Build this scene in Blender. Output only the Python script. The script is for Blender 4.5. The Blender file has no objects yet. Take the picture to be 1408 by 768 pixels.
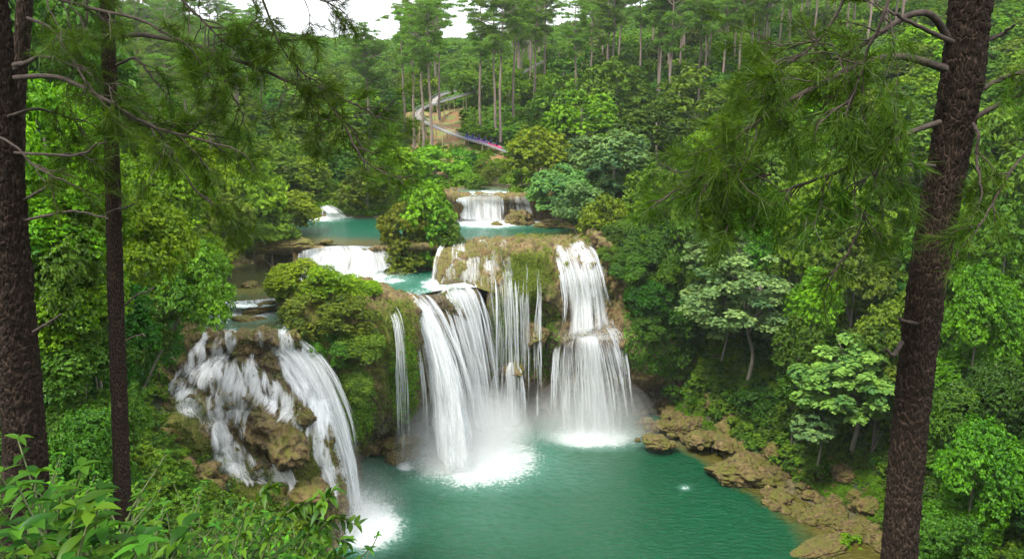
import bpy, math, random
import numpy as np
from mathutils import Vector, geometry
RNG = np.random.default_rng(7); random.seed(7)
SC = bpy.context.scene
COL = SC.collection
# ------------------------------------------------------------------ camera model (photo pixels -> places at real distances)
TH = math.radians(13.3); CH = 42.0; FP = 1096.0
CT, ST = math.cos(TH), math.sin(TH)
def PY(px, py, Y):
    a = (px-704)/FP; b = (384-py)/FP
    t = Y/(CT+b*ST)
    return np.array([a*t, Y, CH+t*(-ST+b*CT)])
def PZ(px, py, z):
    a = (px-704)/FP; b = (384-py)/FP
    t = (z-CH)/(-ST+b*CT)
    return np.array([a*t, t*(CT+b*ST), z])
def PT(c):
    if len(c) == 4: return PZ(c[0], c[1], c[3])
    return PY(*c)
def proj(V):
    d = V[:,1]*CT-(V[:,2]-CH)*ST
    u = V[:,1]*ST+(V[:,2]-CH)*CT
    return 704+FP*V[:,0]/d, 384-FP*u/d
# ------------------------------------------------------------------ noise
_perm = np.random.default_rng(3).permutation(4096)
_grad = np.random.default_rng(4).normal(size=(4096,3)); _grad /= np.linalg.norm(_grad,axis=1)[:,None]
def pnoise(P):
    P = np.asarray(P, float); I = np.floor(P).astype(np.int64); f = P-I
    w = f*f*f*(f*(f*6-15)+10); out = 0
    for dx in (0,1):
        for dy in (0,1):
            for dz in (0,1):
                h = _perm[(_perm[(_perm[(I[:,0]+dx)&4095]+I[:,1]+dy)&4095]+I[:,2]+dz)&4095]
                g = _grad[h]
                d = g[:,0]*(f[:,0]-dx)+g[:,1]*(f[:,1]-dy)+g[:,2]*(f[:,2]-dz)
                wx = w[:,0] if dx else 1-w[:,0]; wy = w[:,1] if dy else 1-w[:,1]; wz = w[:,2] if dz else 1-w[:,2]
                out = out+d*wx*wy*wz
    return out*1.6
def fbm(P, oct=4, gain=.5):
    s = 0; a = 1; P = np.asarray(P,float)
    for i in range(oct): s = s+a*pnoise(P*2**i+17.3*i); a *= gain
    return s
def billow(P, oct=3):
    s = 0; a = 1; P = np.asarray(P,float)
    for i in range(oct): s = s+a*(1-2*np.abs(pnoise(P*2**i+9.1*i))); a *= .5
    return s   # rounded lumps with creases if negated sign is used
def sstep(a, b, x):
    t = np.clip((x-a)/(b-a),0,1); return t*t*(3-2*t)
# ------------------------------------------------------------------ mesh helpers
def new_mesh(name, V, F, uv=None, attrs=None, smooth=True, mat=None):
    V = np.asarray(V, np.float32).reshape(-1,3); F = np.asarray(F, np.int32)
    k = F.shape[1]; m = bpy.data.meshes.new(name)
    m.vertices.add(len(V)); m.vertices.foreach_set('co', V.ravel())
    m.loops.add(F.size); m.loops.foreach_set('vertex_index', F.ravel())
    m.polygons.add(len(F)); m.polygons.foreach_set('loop_start', np.arange(0,F.size,k,dtype=np.int32))
    m.polygons.foreach_set('loop_total', np.full(len(F),k,np.int32))
    m.polygons.foreach_set('use_smooth', np.full(len(F),smooth))
    if uv is not None:
        l = m.uv_layers.new(name='UVMap'); l.data.foreach_set('uv', np.asarray(uv,np.float32)[F.ravel()].ravel())
    for k2, a in (attrs or {}).items():
        at = m.attributes.new(k2,'FLOAT','POINT'); at.data.foreach_set('value', np.asarray(a,np.float32))
    if mat: m.materials.append(mat)
    m.update(calc_edges=True); m.validate()
    return m
def link(name, data, parent=None, loc=None, **props):
    o = bpy.data.objects.new(name, data); COL.objects.link(o)
    if parent: o.parent = parent
    if loc is not None: o.location = tuple(float(v) for v in loc)
    for k, v in props.items(): o[k] = v
    return o
def thing(name, loc, label, cat, group=None, rz=0):
    o = link(name, None, None, loc, label=label, category=cat)
    o.rotation_euler = (0,0,rz)
    if group: o['group'] = group
    return o
def tag(o, label, cat, group=None):
    o['label'] = label; o['category'] = cat
    if group: o['group'] = group
    return o
def grid_faces(nu, nv, close=False):
    i = np.arange(nu if close else nu-1)[:,None]; j = np.arange(nv-1)[None,:]
    i2 = (i+1)%nu
    return np.stack([np.broadcast_to(x,(i.shape[0],nv-1)).ravel() for x in (i*nv+j, i2*nv+j, i2*nv+j+1, i*nv+j+1)],1)
def catmull(P, n):
    P = np.asarray(P,float)
    if len(P) == 2: return P[0]+(P[1]-P[0])*np.linspace(0,1,n)[:,None]
    Q = np.vstack([2*P[0]-P[1], P, 2*P[-1]-P[-2]])
    t = np.linspace(0, len(P)-1-1e-9, n); i = t.astype(int); f = (t-i)[:,None]
    a,b,c,d = Q[i],Q[i+1],Q[i+2],Q[i+3]
    return .5*((2*b)+(c-a)*f+(2*a-5*b+4*c-d)*f**2+(3*b-a-3*c+d)*f**3)
def resample(P, n):
    D = catmull(P, max(200, n*4)); s = np.r_[0, np.cumsum(np.linalg.norm(np.diff(D,axis=0),axis=1))]
    q = np.linspace(0, s[-1], n)
    return np.stack([np.interp(q, s, D[:,k]) for k in range(3)],1)
def loft(cols, nu, nv):
    C = np.stack([resample([PT(c) for c in col], nv) for col in cols])       # (k,nv,3)
    G = np.stack([catmull(C[:,j,:], nu) for j in range(nv)],1)               # (nu,nv,3)
    return G
def gnormals(G):
    du = np.gradient(G,axis=0); dv = np.gradient(G,axis=1)
    n = np.cross(du,dv); n /= np.linalg.norm(n,axis=2)[...,None]+1e-9
    return n
def rot_to(N, roll):
    """two tangent axes for each unit normal"""
    ref = np.where(np.abs(N[:,2:3])<.9, np.array([[0,0,1.]]), np.array([[1.,0,0]]))
    a = np.cross(ref,N); a /= np.linalg.norm(a,axis=1)[:,None]+1e-9
    b = np.cross(N,a); c, s = np.cos(roll)[:,None], np.sin(roll)[:,None]
    return a*c+b*s, b*c-a*s
def unit(v): return v/(np.linalg.norm(v,axis=-1,keepdims=True)+1e-9)
class MB:
    """collects tubes / boxes / raw quads into one mesh"""
    def __init__(s): s.V=[]; s.F=[]; s.A=[]; s.n=0
    def add(s, V, F, a=0.5):
        V = np.asarray(V,float).reshape(-1,3); F = np.asarray(F)
        if F.shape[1]==3: F = np.c_[F, F[:,2]]
        s.V.append(V); s.F.append(F+s.n); s.n += len(V)
        s.A.append(np.full(len(V),a) if np.isscalar(a) else np.asarray(a)); return s
    def tube(s, P, r, k=6, a=.5):
        P = np.asarray(P,float); n=len(P); r = np.broadcast_to(np.asarray(r,float),(n,))
        T = unit(np.gradient(P,axis=0)); up = np.array([0,0,1.]) if abs(T[0][2])<.9 else np.array([1.,0,0])
        A = np.cross(T,up); A = unit(A); B = np.cross(T,A)
        th = np.arange(k)*2*np.pi/k
        V = P[None]+r[None,:,None]*(np.cos(th)[:,None,None]*A[None]+np.sin(th)[:,None,None]*B[None])
        s.add(V.reshape(-1,3), grid_faces(k,n,True), a)
        for e,sg in ((0,1),(n-1,-1)):
            s.add(np.vstack([V[:,e], P[e]]), np.array([[q,(q+1)%k,k,k] if sg<0 else [(q+1)%k,q,k,k] for q in range(k)]), a)
        return s
    def box(s, c, h, M=None, a=.5):
        v = np.array([[x,y,z] for x in (-1,1) for y in (-1,1) for z in (-1,1)])*np.asarray(h)
        if M is not None: v = v@np.asarray(M).T
        s.add(v+np.asarray(c), [[0,1,3,2],[4,6,7,5],[0,4,5,1],[2,3,7,6],[0,2,6,4],[1,5,7,3]], a); return s
    def mesh(s, name, mat, smooth=True):
        V=np.vstack(s.V); F=np.vstack(s.F)
        tri = F[:,2]==F[:,3]
        if tri.any():
            F = np.vstack([np.c_[F[:,0],F[:,1],F[:,2]], np.c_[F[~tri][:,0],F[~tri][:,2],F[~tri][:,3]]])
        return new_mesh(name, V, F, attrs={'tint':np.concatenate(s.A)}, smooth=smooth, mat=mat)
# ------------------------------------------------------------------ materials
def mat_new(name):
    m = bpy.data.materials.new(name); m.use_nodes = True; nt = m.node_tree; nt.nodes.clear()
    o = nt.nodes.new('ShaderNodeOutputMaterial')
    return m, nt, o
class NT:
    def __init__(s, nt): s.nt=nt
    def n(s, t, **kw):
        x = s.nt.nodes.new('ShaderNode'+t)
        for k,v in kw.items():
            if k.startswith('i_'): x.inputs[k[2:].replace('_',' ')].default_value = v
            else: setattr(x,k,v)
        return x
    def l(s, a, b): s.nt.links.new(a,b)
    def val(s, x, sock):
        if hasattr(x,'is_linked') or hasattr(x,'links'): s.l(x,sock)
        else: sock.default_value = x
    def math(s, op, a, b=0., c=0., clamp=False):
        x = s.n('Math', operation=op, use_clamp=clamp)
        for i,v in enumerate((a,b,c)): s.val(v, x.inputs[i])
        return x.outputs[0]
    def mix(s, f, a, b, typ='RGBA', blend='MIX'):
        x = s.n('Mix', data_type=typ, blend_type=blend)
        s.val(f, x.inputs['Factor'] if typ!='RGBA' else x.inputs[0])
        s.val(a, x.inputs[6]); s.val(b, x.inputs[7]); return x.outputs[2]
    def attr(s, name): return s.n('Attribute', attribute_name=name).outputs['Fac']
    def noise(s, vec, scale, detail=4, rough=.55, **kw):
        x = s.n('TexNoise'); x.inputs['Scale'].default_value=scale; x.inputs['Detail'].default_value=detail; x.inputs['Roughness'].default_value=rough
        for k,v in kw.items(): x.inputs[k].default_value = v
        if vec is not None: s.l(vec, x.inputs['Vector'])
        return x.outputs['Fac']
    def ramp(s, f, stops, interp='LINEAR'):
        x = s.n('ValToRGB'); cr = x.color_ramp; cr.interpolation = interp
        while len(cr.elements) < len(stops): cr.elements.new(.5)
        for e,(p,c) in zip(cr.elements, stops):
            e.position=p; e.color = (*c,1) if len(c)==3 else c
        s.l(f, x.inputs[0]); return x.outputs[0]
    def map(s, vec, scale=(1,1,1)):
        x = s.n('Mapping'); x.inputs['Scale'].default_value = scale; s.l(vec, x.inputs['Vector']); return x.outputs[0]
def rgb(c): return (*c,1.)
def foliage_mat(name, base, young, translucency=.35, rough=.5, use_color=True, old=None):
    m, nt, out = mat_new(name); N = NT(nt)
    t = N.attr('tint'); oi = N.n('ObjectInfo')
    c = N.mix(t, rgb(base), rgb(young))
    if use_color: c = N.mix(1., c, oi.outputs['Color'], blend='MULTIPLY')
    v = N.math('MULTIPLY_ADD', oi.outputs['Random'], .45, .78)
    hs = N.n('HueSaturation'); N.l(N.math('MULTIPLY_ADD', oi.outputs['Random'], .025, .4875), hs.inputs['Hue']); N.l(v, hs.inputs['Value']); N.l(c, hs.inputs['Color'])
    c = hs.outputs[0]
    d = N.n('BsdfDiffuse'); N.l(c, d.inputs[0])
    tr = N.n('BsdfTranslucent'); c2 = N.mix(1., c, (1.15,1.1,.55,1), blend='MULTIPLY'); N.l(c2, tr.inputs[0])
    g = N.n('BsdfGlossy'); g.inputs['Roughness'].default_value = rough; g.inputs[0].default_value=(.55,.6,.6,1)
    a = N.n('MixShader'); a.inputs[0].default_value = translucency; N.l(d.outputs[0],a.inputs[1]); N.l(tr.outputs[0],a.inputs[2])
    b = N.n('MixShader'); b.inputs[0].default_value = .018; N.l(a.outputs[0],b.inputs[1]); N.l(g.outputs[0],b.inputs[2])
    N.l(b.outputs[0], out.inputs[0]); return m
def simple_mat(name, c1, c2, scale=4., rough=.8, bump=.3, stretch=(1,1,1), metal=0., coord='Object'):
    m, nt, out = mat_new(name); N = NT(nt)
    tc = N.n('TexCoord').outputs[coord]; v = N.map(tc, stretch)
    f = N.noise(v, scale, 6, .6); c = N.mix(N.math('MULTIPLY_ADD', f, 2.2, -.6, clamp=True), rgb(c1), rgb(c2))
    p = N.n('BsdfPrincipled'); N.l(c, p.inputs['Base Color']); p.inputs['Roughness'].default_value=rough; p.inputs['Metallic'].default_value=metal
    if bump:
        b = N.n('Bump'); b.inputs['Strength'].default_value=bump; b.inputs['Distance'].default_value=.05; N.l(f,b.inputs['Height']); N.l(b.outputs[0],p.inputs['Normal'])
    N.l(p.outputs[0], out.inputs[0]); return m
M = {}
M['leaf']   = foliage_mat('broad_leaves', (.024,.082,.006), (.17,.29,.014))
M['leaf_near'] = foliage_mat('near_leaves', (.018,.07,.007), (.10,.22,.014), .35, .4)
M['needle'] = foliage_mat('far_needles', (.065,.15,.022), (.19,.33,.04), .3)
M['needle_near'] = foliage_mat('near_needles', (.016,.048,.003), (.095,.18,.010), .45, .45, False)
M['moss_leaf'] = foliage_mat('moss_fronds', (.06,.09,.01), (.16,.19,.02), .3, .7)
M['bark']   = simple_mat('far_bark', (.10,.075,.06), (.22,.17,.14), 3., .9, .4, (1,1,.2))
M['bark_grey'] = simple_mat('grey_bark', (.12,.10,.08), (.25,.22,.17), 3., .9, .3, (1,1,.3))
def bark_near():
    m, nt, out = mat_new('pine_bark'); N = NT(nt)
    tc = N.n('TexCoord').outputs['Object']; plate = N.attr('plate')
    f = N.noise(N.map(tc,(1,1,.35)), 38, 8, .65); g = N.noise(N.map(tc,(1,1,.5)), 6, 5, .6)
    c = N.mix(f, (.022,.014,.010,1), (.125,.082,.060,1))
    c = N.mix(N.math('MULTIPLY_ADD', g, 1.6,-.5,clamp=True), c, (.05,.038,.03,1))
    c = N.mix(plate, (.014,.009,.006,1), c)
    p = N.n('BsdfPrincipled'); N.l(c,p.inputs['Base Color']); p.inputs['Roughness'].default_value=.92; p.inputs['Specular IOR Level'].default_value=.2
    b = N.n('Bump'); b.inputs['Strength'].default_value=.7; b.inputs['Distance'].default_value=.012; N.l(f,b.inputs['Height']); N.l(b.outputs[0],p.inputs['Normal'])
    N.l(p.outputs[0], out.inputs[0]); return m
M['bark_near'] = bark_near()
M['twig'] = simple_mat('twig_bark', (.018,.012,.010), (.07,.05,.038), 20., .9, .4)
def rock_mat():
    m, nt, out = mat_new('travertine'); N = NT(nt)
    geo = N.n('NewGeometry'); pos = geo.outputs['Position']
    n1 = N.noise(pos, .45, 5, .6); n2 = N.noise(pos, 2.2, 7, .65); n3 = N.noise(pos, 9., 5, .6)
    c = N.ramp(n2, [(.34,(.02,.015,.008)),(.46,(.10,.066,.026)),(.58,(.21,.145,.06)),(.74,(.36,.28,.15))])
    c = N.mix(N.math('MULTIPLY_ADD', n1, 2.5,-1.1,clamp=True), c, (.13,.075,.018,1))
    sx = N.n('SeparateXYZ'); N.l(geo.outputs['Normal'], sx.inputs[0])
    moss = N.math('ADD', N.math('MULTIPLY_ADD', N.noise(pos,1.1,6,.65), 4.2, -2.12), N.math('MULTIPLY', sx.outputs[2], .35))
    moss = N.math('ADD', moss, N.attr('moss'), clamp=True)
    mc = N.mix(N.math('MULTIPLY_ADD',n3,2.4,-.7,clamp=True), (.022,.038,.004,1), (.17,.155,.014,1))
    c = N.mix(moss, c, mc)
    wet = N.attr('wet'); c = N.mix(wet, c, (.03,.024,.014,1))
    p = N.n('BsdfPrincipled'); N.l(c,p.inputs['Base Color']); N.l(N.math('MULTIPLY_ADD',wet,-.35,.85),p.inputs['Roughness'])
    b = N.n('Bump'); b.inputs['Strength'].default_value=1.; b.inputs['Distance'].default_value=.22
    h = N.math('ADD', N.math('MULTIPLY', N.noise(pos,5,7,.7),.7), N.math('MULTIPLY', n2,.8)); N.l(h,b.inputs['Height']); N.l(b.outputs[0],p.inputs['Normal'])
    N.l(p.outputs[0], out.inputs[0]); return m
M['rock'] = rock_mat()
def ground_mat():
    m, nt, out = mat_new('forest_soil'); N = NT(nt)
    geo = N.n('NewGeometry'); pos = geo.outputs['Position']
    n1 = N.noise(pos,.35,6,.6); n2 = N.noise(pos,3.,6,.7)
    c = N.mix(n2, (.012,.022,.006,1), (.05,.07,.018,1))
    dirt = N.mix(n2, (.13,.06,.025,1), (.27,.15,.06,1)); grass = N.mix(n2, (.06,.11,.02,1), (.16,.24,.05,1))
    cl = N.mix(N.math('MULTIPLY_ADD', n1, 5.,-2.2,clamp=True), dirt, grass)
    c = N.mix(N.attr('clear'), c, cl)
    rk = N.ramp(n2, [(.3,(.03,.03,.012)),(.5,(.09,.075,.03)),(.7,(.18,.14,.07))])
    c = N.mix(N.attr('rocky'), c, rk)
    p = N.n('BsdfPrincipled'); N.l(c,p.inputs['Base Color']); p.inputs['Roughness'].default_value=.95
    b = N.n('Bump'); b.inputs['Strength'].default_value=.8; b.inputs['Distance'].default_value=.3; N.l(n2,b.inputs['Height']); N.l(b.outputs[0],p.inputs['Normal'])
    N.l(p.outputs[0], out.inputs[0]); return m
M['ground'] = ground_mat()
def pool_mat(name, deep, shallow, ripple=3.0, strength=.5):
    m, nt, out = mat_new(name); N = NT(nt)
    pos = N.n('NewGeometry').outputs['Position']
    big = N.noise(pos,.09,3,.5)
    c = N.mix(big, rgb(deep), rgb(tuple(x*1.5 for x in deep)))
    sh = N.math('ADD', N.attr('shallow'), N.math('MULTIPLY_ADD', N.noise(pos,.5,4,.6), 1.0,-.5))
    sh = N.math('MULTIPLY', N.math('MULTIPLY_ADD', sh, 1.4,-.2,clamp=True), N.math('MULTIPLY', N.attr('shallow'),4.,clamp=True))
    c = N.mix(sh, c, rgb(shallow))
    # aerated water and foam
    fo = N.attr('foam'); warp = N.noise(pos,.45,6,.7,Distortion=1.2); fine = N.noise(pos,2.6,6,.75,Distortion=.6)
    f = N.math('ADD', N.math('MULTIPLY', fo, 1.75), N.math('MULTIPLY_ADD', N.math('ADD', N.math('MULTIPLY',warp,.6), N.math('MULTIPLY',fine,.7)), 2.2, -2.25))
    f = N.math('MULTIPLY', N.math('MULTIPLY',f,1.5,clamp=True), N.math('MULTIPLY', fo, 6., clamp=True), clamp=True)
    aer = N.math('MULTIPLY', fo, .55, clamp=True)
    c = N.mix(aer, c, (.20,.42,.36,1))
    st = N.n('Math'); 
    painted_glints = N.noise(N.map(pos,(1.,2.2,1.)),3.4,4,.8,Distortion=.4)  # sky glints on the ripples, painted into the colour as pale specks
    fl = N.math('MULTIPLY', N.math('MULTIPLY_ADD', painted_glints, 9.,-5.9,clamp=True), .35)
    f = N.math('MAXIMUM', f, fl)
    c = N.mix(f, c, (.76,.80,.80,1))
    p = N.n('BsdfPrincipled'); N.l(c,p.inputs['Base Color']); N.l(N.math('MULTIPLY_ADD',f,.7,.09),p.inputs['Roughness']); p.inputs['IOR'].default_value=1.33
    h = N.math('ADD', N.noise(N.map(pos,(1.,1.9,1.)),ripple,5,.65,Distortion=.5), N.math('MULTIPLY',N.noise(pos,.7,3,.5),.8))
    b = N.n('Bump'); b.inputs['Strength'].default_value=strength; b.inputs['Distance'].default_value=.5; N.l(h,b.inputs['Height']); N.l(b.outputs[0],p.inputs['Normal'])
    N.l(p.outputs[0], out.inputs[0]); return m
M['pool'] = pool_mat('pool_water', (.0,.050,.018), (.09,.08,.012), 1.3, 1.)
M['river'] = pool_mat('river_water', (.004,.06,.033), (.07,.07,.018), 2.4, .4)
def fall_mat(name, su=2.6, sv=.10, gain=1.5, hue=(.74,.77,.79)):
    m, nt, out = mat_new(name); N = NT(nt)
    uv = N.n('UVMap').outputs[0]
    n1 = N.noise(N.map(uv,(su,sv,1)),1.,4,.55,Distortion=.25); n2 = N.noise(N.map(uv,(su*.22,sv*.6,1)),1.,3,.5)
    n3 = N.noise(N.map(uv,(su*2.2,sv*5,1)),1.,5,.7)
    s = N.math('ADD', N.math('MULTIPLY',n1,1.0), N.math('ADD', N.math('MULTIPLY',n2,1.1), N.math('MULTIPLY',n3,.25)))
    al = N.math('MULTIPLY', N.math('ADD', N.math('SUBTRACT', s, 1.72), N.math('MULTIPLY', N.attr('dens'), 1.15)), gain, clamp=True)
    al = N.math('MULTIPLY', al, N.math('MULTIPLY', N.attr('dens'), 3.5, clamp=True))
    d = N.n('BsdfDiffuse'); t = N.n('BsdfTranslucent'); d.inputs[0].default_value=rgb(hue); t.inputs[0].default_value=rgb(hue)
    b = N.n('Bump'); b.inputs['Strength'].default_value=.16; b.inputs['Distance'].default_value=.25; N.l(s,b.inputs['Height']); N.l(b.outputs[0],d.inputs['Normal'])
    mx = N.n('MixShader'); mx.inputs[0].default_value=.42; N.l(d.outputs[0],mx.inputs[1]); N.l(t.outputs[0],mx.inputs[2])
    tp = N.n('BsdfTransparent'); m2 = N.n('MixShader'); N.l(al,m2.inputs[0]); N.l(tp.outputs[0],m2.inputs[1]); N.l(mx.outputs[0],m2.inputs[2])
    N.l(m2.outputs[0], out.inputs[0]); return m
M['fall'] = fall_mat('falling_water')
M['drape'] = fall_mat('sliding_water', 4.2, .30, 1.5,(.84,.87,.89))
# ------------------------------------------------------------------ terrain
CTRL = np.array([
 (0,-8,42),(0,0,40.2),(0,4,37.5),(0,8,33),(0,14,25),(0,25,12),(0,40,2),(0,55,-1),(-30,-20,46),(30,-20,46),(0,-40,50),
 (4,5,37),(8,6,36),(6,12,27),(12,10,31),(15,25,14),(20,45,3),(25,60,1),(33,70,1.5),(14,4,38),(25,15,30),(30,35,16),(40,60,9),(45,75,11),(38,75,5),
 (45,100,22),(30,90,7),(30,95,9),(60,120,34),(30,120,24),(20,110,20),(22,101,9),(18,105,16),(40,160,35),(70,160,46),(15,150,30),(0,140,27.2),(10,135,27.5),
 (0,180,35.5),(20,180,38),(45,180,41),(80,200,52),(30,240,50),(0,240,45),(80,260,60),(0,320,56),(60,330,66),(110,300,68),(150,200,72),(110,130,55),(80,90,34),(70,70,24),(60,40,22),(60,10,32),
 (-5,160,30.6),(-12,162,31),(-14,190,35),(-25,180,33.5),(-18,150,27.8),(-5,130,26.2),(4,130,26.2),
 (-30,140,25),(-45,130,24.5),(-60,150,32),(-80,130,36),(-45,180,32),(-80,200,42),(-40,260,40),(-100,260,54),(-60,340,55),(-120,340,62),(-20,400,58),(50,420,74),(-150,250,72),(120,420,90),
 (-35,112,22.6),(-50,110,26),(-40,97,20.6),(-60,90,25),(-45,82,18.8),(-38,76,16),(-38,72,14),(-31,68,6),(-22,66,2),(-16,64,-1),(-31,79,17),(-27,80,17),(-28,76,11),(-28,72,5),(-28,69,2),
 (-45,62,14),(-40,50,19),(-20,40,14),(-15,50,6),(-10,50,1),(-25,55,13),(-36,62,17),(-12,30,20),(-25,25,27),(-12,20,27),(-40,30,31),(-33,40,27),(-24,38,21),(-60,50,31),(-90,60,44),(-35,10,38),(-60,0,45),(-90,110,42),
 (-2.5,3.5,39.2),(-5,6,37.6),(-3,6,36.6),(-8,9,36.0),(-4,10,33.5),(-16,13,35.5),(-8,14,31.5),(-20,220,38),(-10,280,48),(200,100,80),(-200,150,80),(-200,0,70),(200,-30,60),(-200,420,82),(250,420,110),(0,520,70),(-100,500,67),(-150,430,68),(-60,420,60),(-30,122,22.8)],float)
def _rbf():
    P = CTRL[:,:2]; D = np.linalg.norm(P[:,None]-P[None],axis=2); n=len(P)
    A = np.zeros((n+1,n+1)); A[:n,:n] = D-np.eye(n)*.8; A[:n,n]=1; A[n,:n]=1
    return np.linalg.solve(A, np.r_[CTRL[:,2],0])
_W = _rbf()
def pdist(X, Y, poly):
    """signed distance to polygon, negative inside"""
    p = np.asarray(poly)[:,:2]; q = np.roll(p,-1,axis=0); d = np.full(X.shape,1e9); ins = np.zeros(X.shape,bool)
    for a,b in zip(p,q):
        e = b-a; L = e@e+1e-12; t = np.clip(((X-a[0])*e[0]+(Y-a[1])*e[1])/L,0,1)
        d = np.minimum(d, np.hypot(X-a[0]-t*e[0], Y-a[1]-t*e[1]))
        c = ((a[1]>Y)!=(b[1]>Y)); 
        ins ^= c & (X < (b[0]-a[0])*(Y-a[1])/(b[1]-a[1]+1e-12)+a[0])
    return np.where(ins,-d,d)
def zp(pts, z): return np.array([PZ(a,b,z)[:2] for a,b in pts])
SHORE = [(930,588),(960,606),(1000,628),(1050,655),(1085,680),(1130,706),(1180,735),(1225,765),(1240,850)]
P_LOW = np.vstack([zp(SHORE,0), zp([(1000,1000),(600,1000),(440,900)],0), [(-13,62),(-14,66),(-16,71),(-19,75.5),(-22,80),(-25.5,85),(-27,91),(-24,95),(-18,97),(-9,98.5),(-4,103.5),(8,104),(14,104.5),(19,102)]])
P_A  = zp([(400,384),(440,374),(520,362),(560,352),(600,346),(612,352),(600,375),(560,385),(480,392),(410,396)],19.0)
P_B  = zp([(405,336),(430,334),(520,338),(548,334),(600,338),(640,334),(720,331),(790,329),(800,318),(770,308),(740,303),(690,303),(620,301),(560,299),(520,300),(440,297),(415,299),(395,312)],22.3)
P_C  = zp([(622,266),(745,266),(735,256),(712,246),(690,243),(672,250),(640,258)],26.3)
P_D1 = zp([(283,440),(388,440),(380,425),(372,412),(300,418),(275,432)],18.5)
P_D2 = zp([(298,414),(374,410),(372,395),(368,384),(400,373),(340,361),(302,368),(288,395)],19.4)
def terrain(X, Y, rough=True):
    X = np.asarray(X,float); Y = np.asarray(Y,float); sh = X.shape; X=X.ravel(); Y=Y.ravel()
    z = np.full(X.shape,_W[-1])
    for (a,b,_),w in zip(CTRL,_W[:-1]): z = z+w*np.hypot(X-a,Y-b)
    if rough: z = z+fbm(np.c_[X/14,Y/14,X*0],3)*np.clip(Y/60,.15,1.2)+fbm(np.c_[X/2.2,Y/2.2,X*0+5],2)*.18
    for poly, lv, w in ((P_C,26.3,4),(P_B,22.3,5),(P_A,19.,3),(P_D2,19.4,3),(P_D1,18.5,2)):
        d = pdist(X,Y,poly); o = d>0
        z = np.where(o, (lv+.3)+(z-lv-.3)*sstep(0,w,d), lv-np.clip(-d*.6,0,1.2)-.05)
    d = pdist(X,Y,P_LOW); 
    z = np.where(d>0, np.where(d<7, -.1+(z+.1)*sstep(-.5,7,d), z), -np.clip(-d*.35,.1,2.5))
    # behind the falls the shelf rock rises straight up
    return z.reshape(sh)
def H(x,y): return float(terrain(np.array([x]),np.array([y]))[0])
def build_terrain():
    ys = np.r_[np.arange(-30,60,1.),np.arange(60,125,.55),np.arange(125,220,1.4),np.arange(220,520,5.)]
    xs = np.r_[np.arange(-240,-60,6.),np.arange(-60,60,.8),np.arange(60,260,6.)]
    X,Y = np.meshgrid(xs,ys,indexing='ij'); Z = terrain(X,Y)
    V = np.stack([X,Y,Z],-1).reshape(-1,3); px,py = proj(V)
    clear = ((sstep(540,556,px)-sstep(640,650,px))*(V[:,1]>140)*(V[:,1]<215))*sstep(135,142,V[:,1])
    clear = np.maximum(clear, (sstep(560,600,px)-sstep(735,750,px))*(V[:,1]>132)*(V[:,1]<162))
    dl = pdist(V[:,0],V[:,1],P_LOW); db = pdist(V[:,0],V[:,1],P_B); dd=pdist(V[:,0],V[:,1],P_D2)
    rocky = np.maximum.reduce([1-sstep(1.,3.6,dl+fbm(V/3.,2)*1.5), 1-sstep(.5,2.5,db), 1-sstep(.5,2.5,dd), 1-sstep(.5,2.5,pdist(V[:,0],V[:,1],P_C))])
    m = new_mesh('ground',V,grid_faces(len(xs),len(ys))[:,::-1],attrs={'clear':clear,'rocky':rocky},mat=M['ground'])
    link('ground',m,kind='structure')
build_terrain()
# ------------------------------------------------------------------ pools
def fill(poly, step):
    poly = np.asarray(poly)[:,:2]; B=[]
    for a,b in zip(poly,np.roll(poly,-1,axis=0)):
        n = max(1,int(np.linalg.norm(b-a)/step)); B += [a+(b-a)*k/n for k in range(n)]
    B = np.array(B); mn,mx = B.min(0),B.max(0)
    X,Y = np.meshgrid(np.arange(mn[0],mx[0],step),np.arange(mn[1],mx[1],step)); X=X.ravel(); Y=Y.ravel()
    d = pdist(X,Y,poly); k = d<-step*.5
    pts = np.vstack([B,np.c_[X[k],Y[k]]]); n=len(B)
    r = geometry.delaunay_2d_cdt([Vector(p) for p in pts],[(i,(i+1)%n) for i in range(n)],[],1,1e-5)
    F = [f for f in r[2] if len(f)==3]
    V = np.array([(v.x,v.y) for v in r[0]])
    F = np.array(F); T=V[F]; A=(T[:,1,0]-T[:,0,0])*(T[:,2,1]-T[:,0,1])-(T[:,1,1]-T[:,0,1])*(T[:,2,0]-T[:,0,0]); F[A<0]=F[A<0][:,::-1]
    return V,F
def pline(px, py, pts):
    """distance in pixels to a polyline and the width interpolated along it"""
    best = np.full(px.shape,1e9); w = np.zeros(px.shape)
    for a,b in zip(pts[:-1],pts[1:]):
        ex,ey=b[0]-a[0],b[1]-a[1]; L=ex*ex+ey*ey+1e-9
        t=np.clip(((px-a[0])*ex+(py-a[1])*ey)/L,0,1); d=np.hypot(px-a[0]-t*ex,py-a[1]-t*ey)
        ww=a[2]+(b[2]-a[2])*t; r=d/ww
        k=r<best; best=np.where(k,r,best); w=np.where(k,ww,w)
    return best
def water(name, polypx, z, mat, step, foams=(), shal=(), base_shal=0.):
    V,F = fill(zp(polypx,z),step); V3=np.c_[V,np.full(len(V),z)]
    px,py = proj(V3); foam=np.zeros(len(V))
    for (cx,cy,rx,ry,s) in foams:
        r = np.hypot((px-cx)/rx,(py-cy)/ry)
        foam=np.maximum(foam,s*np.clip(1.25-r,0,1))
    sh=np.full(len(V),base_shal)
    for pts in shal: sh=np.maximum(sh,np.clip(1.3-pline(px,py,pts),0,1))
    V3[:,2]+=foam*.12*fbm(V3*1.3,2)
    o=link(name,new_mesh(name,V3,F,attrs={'foam':foam,'shallow':sh},mat=mat),kind='structure'); return o
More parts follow.
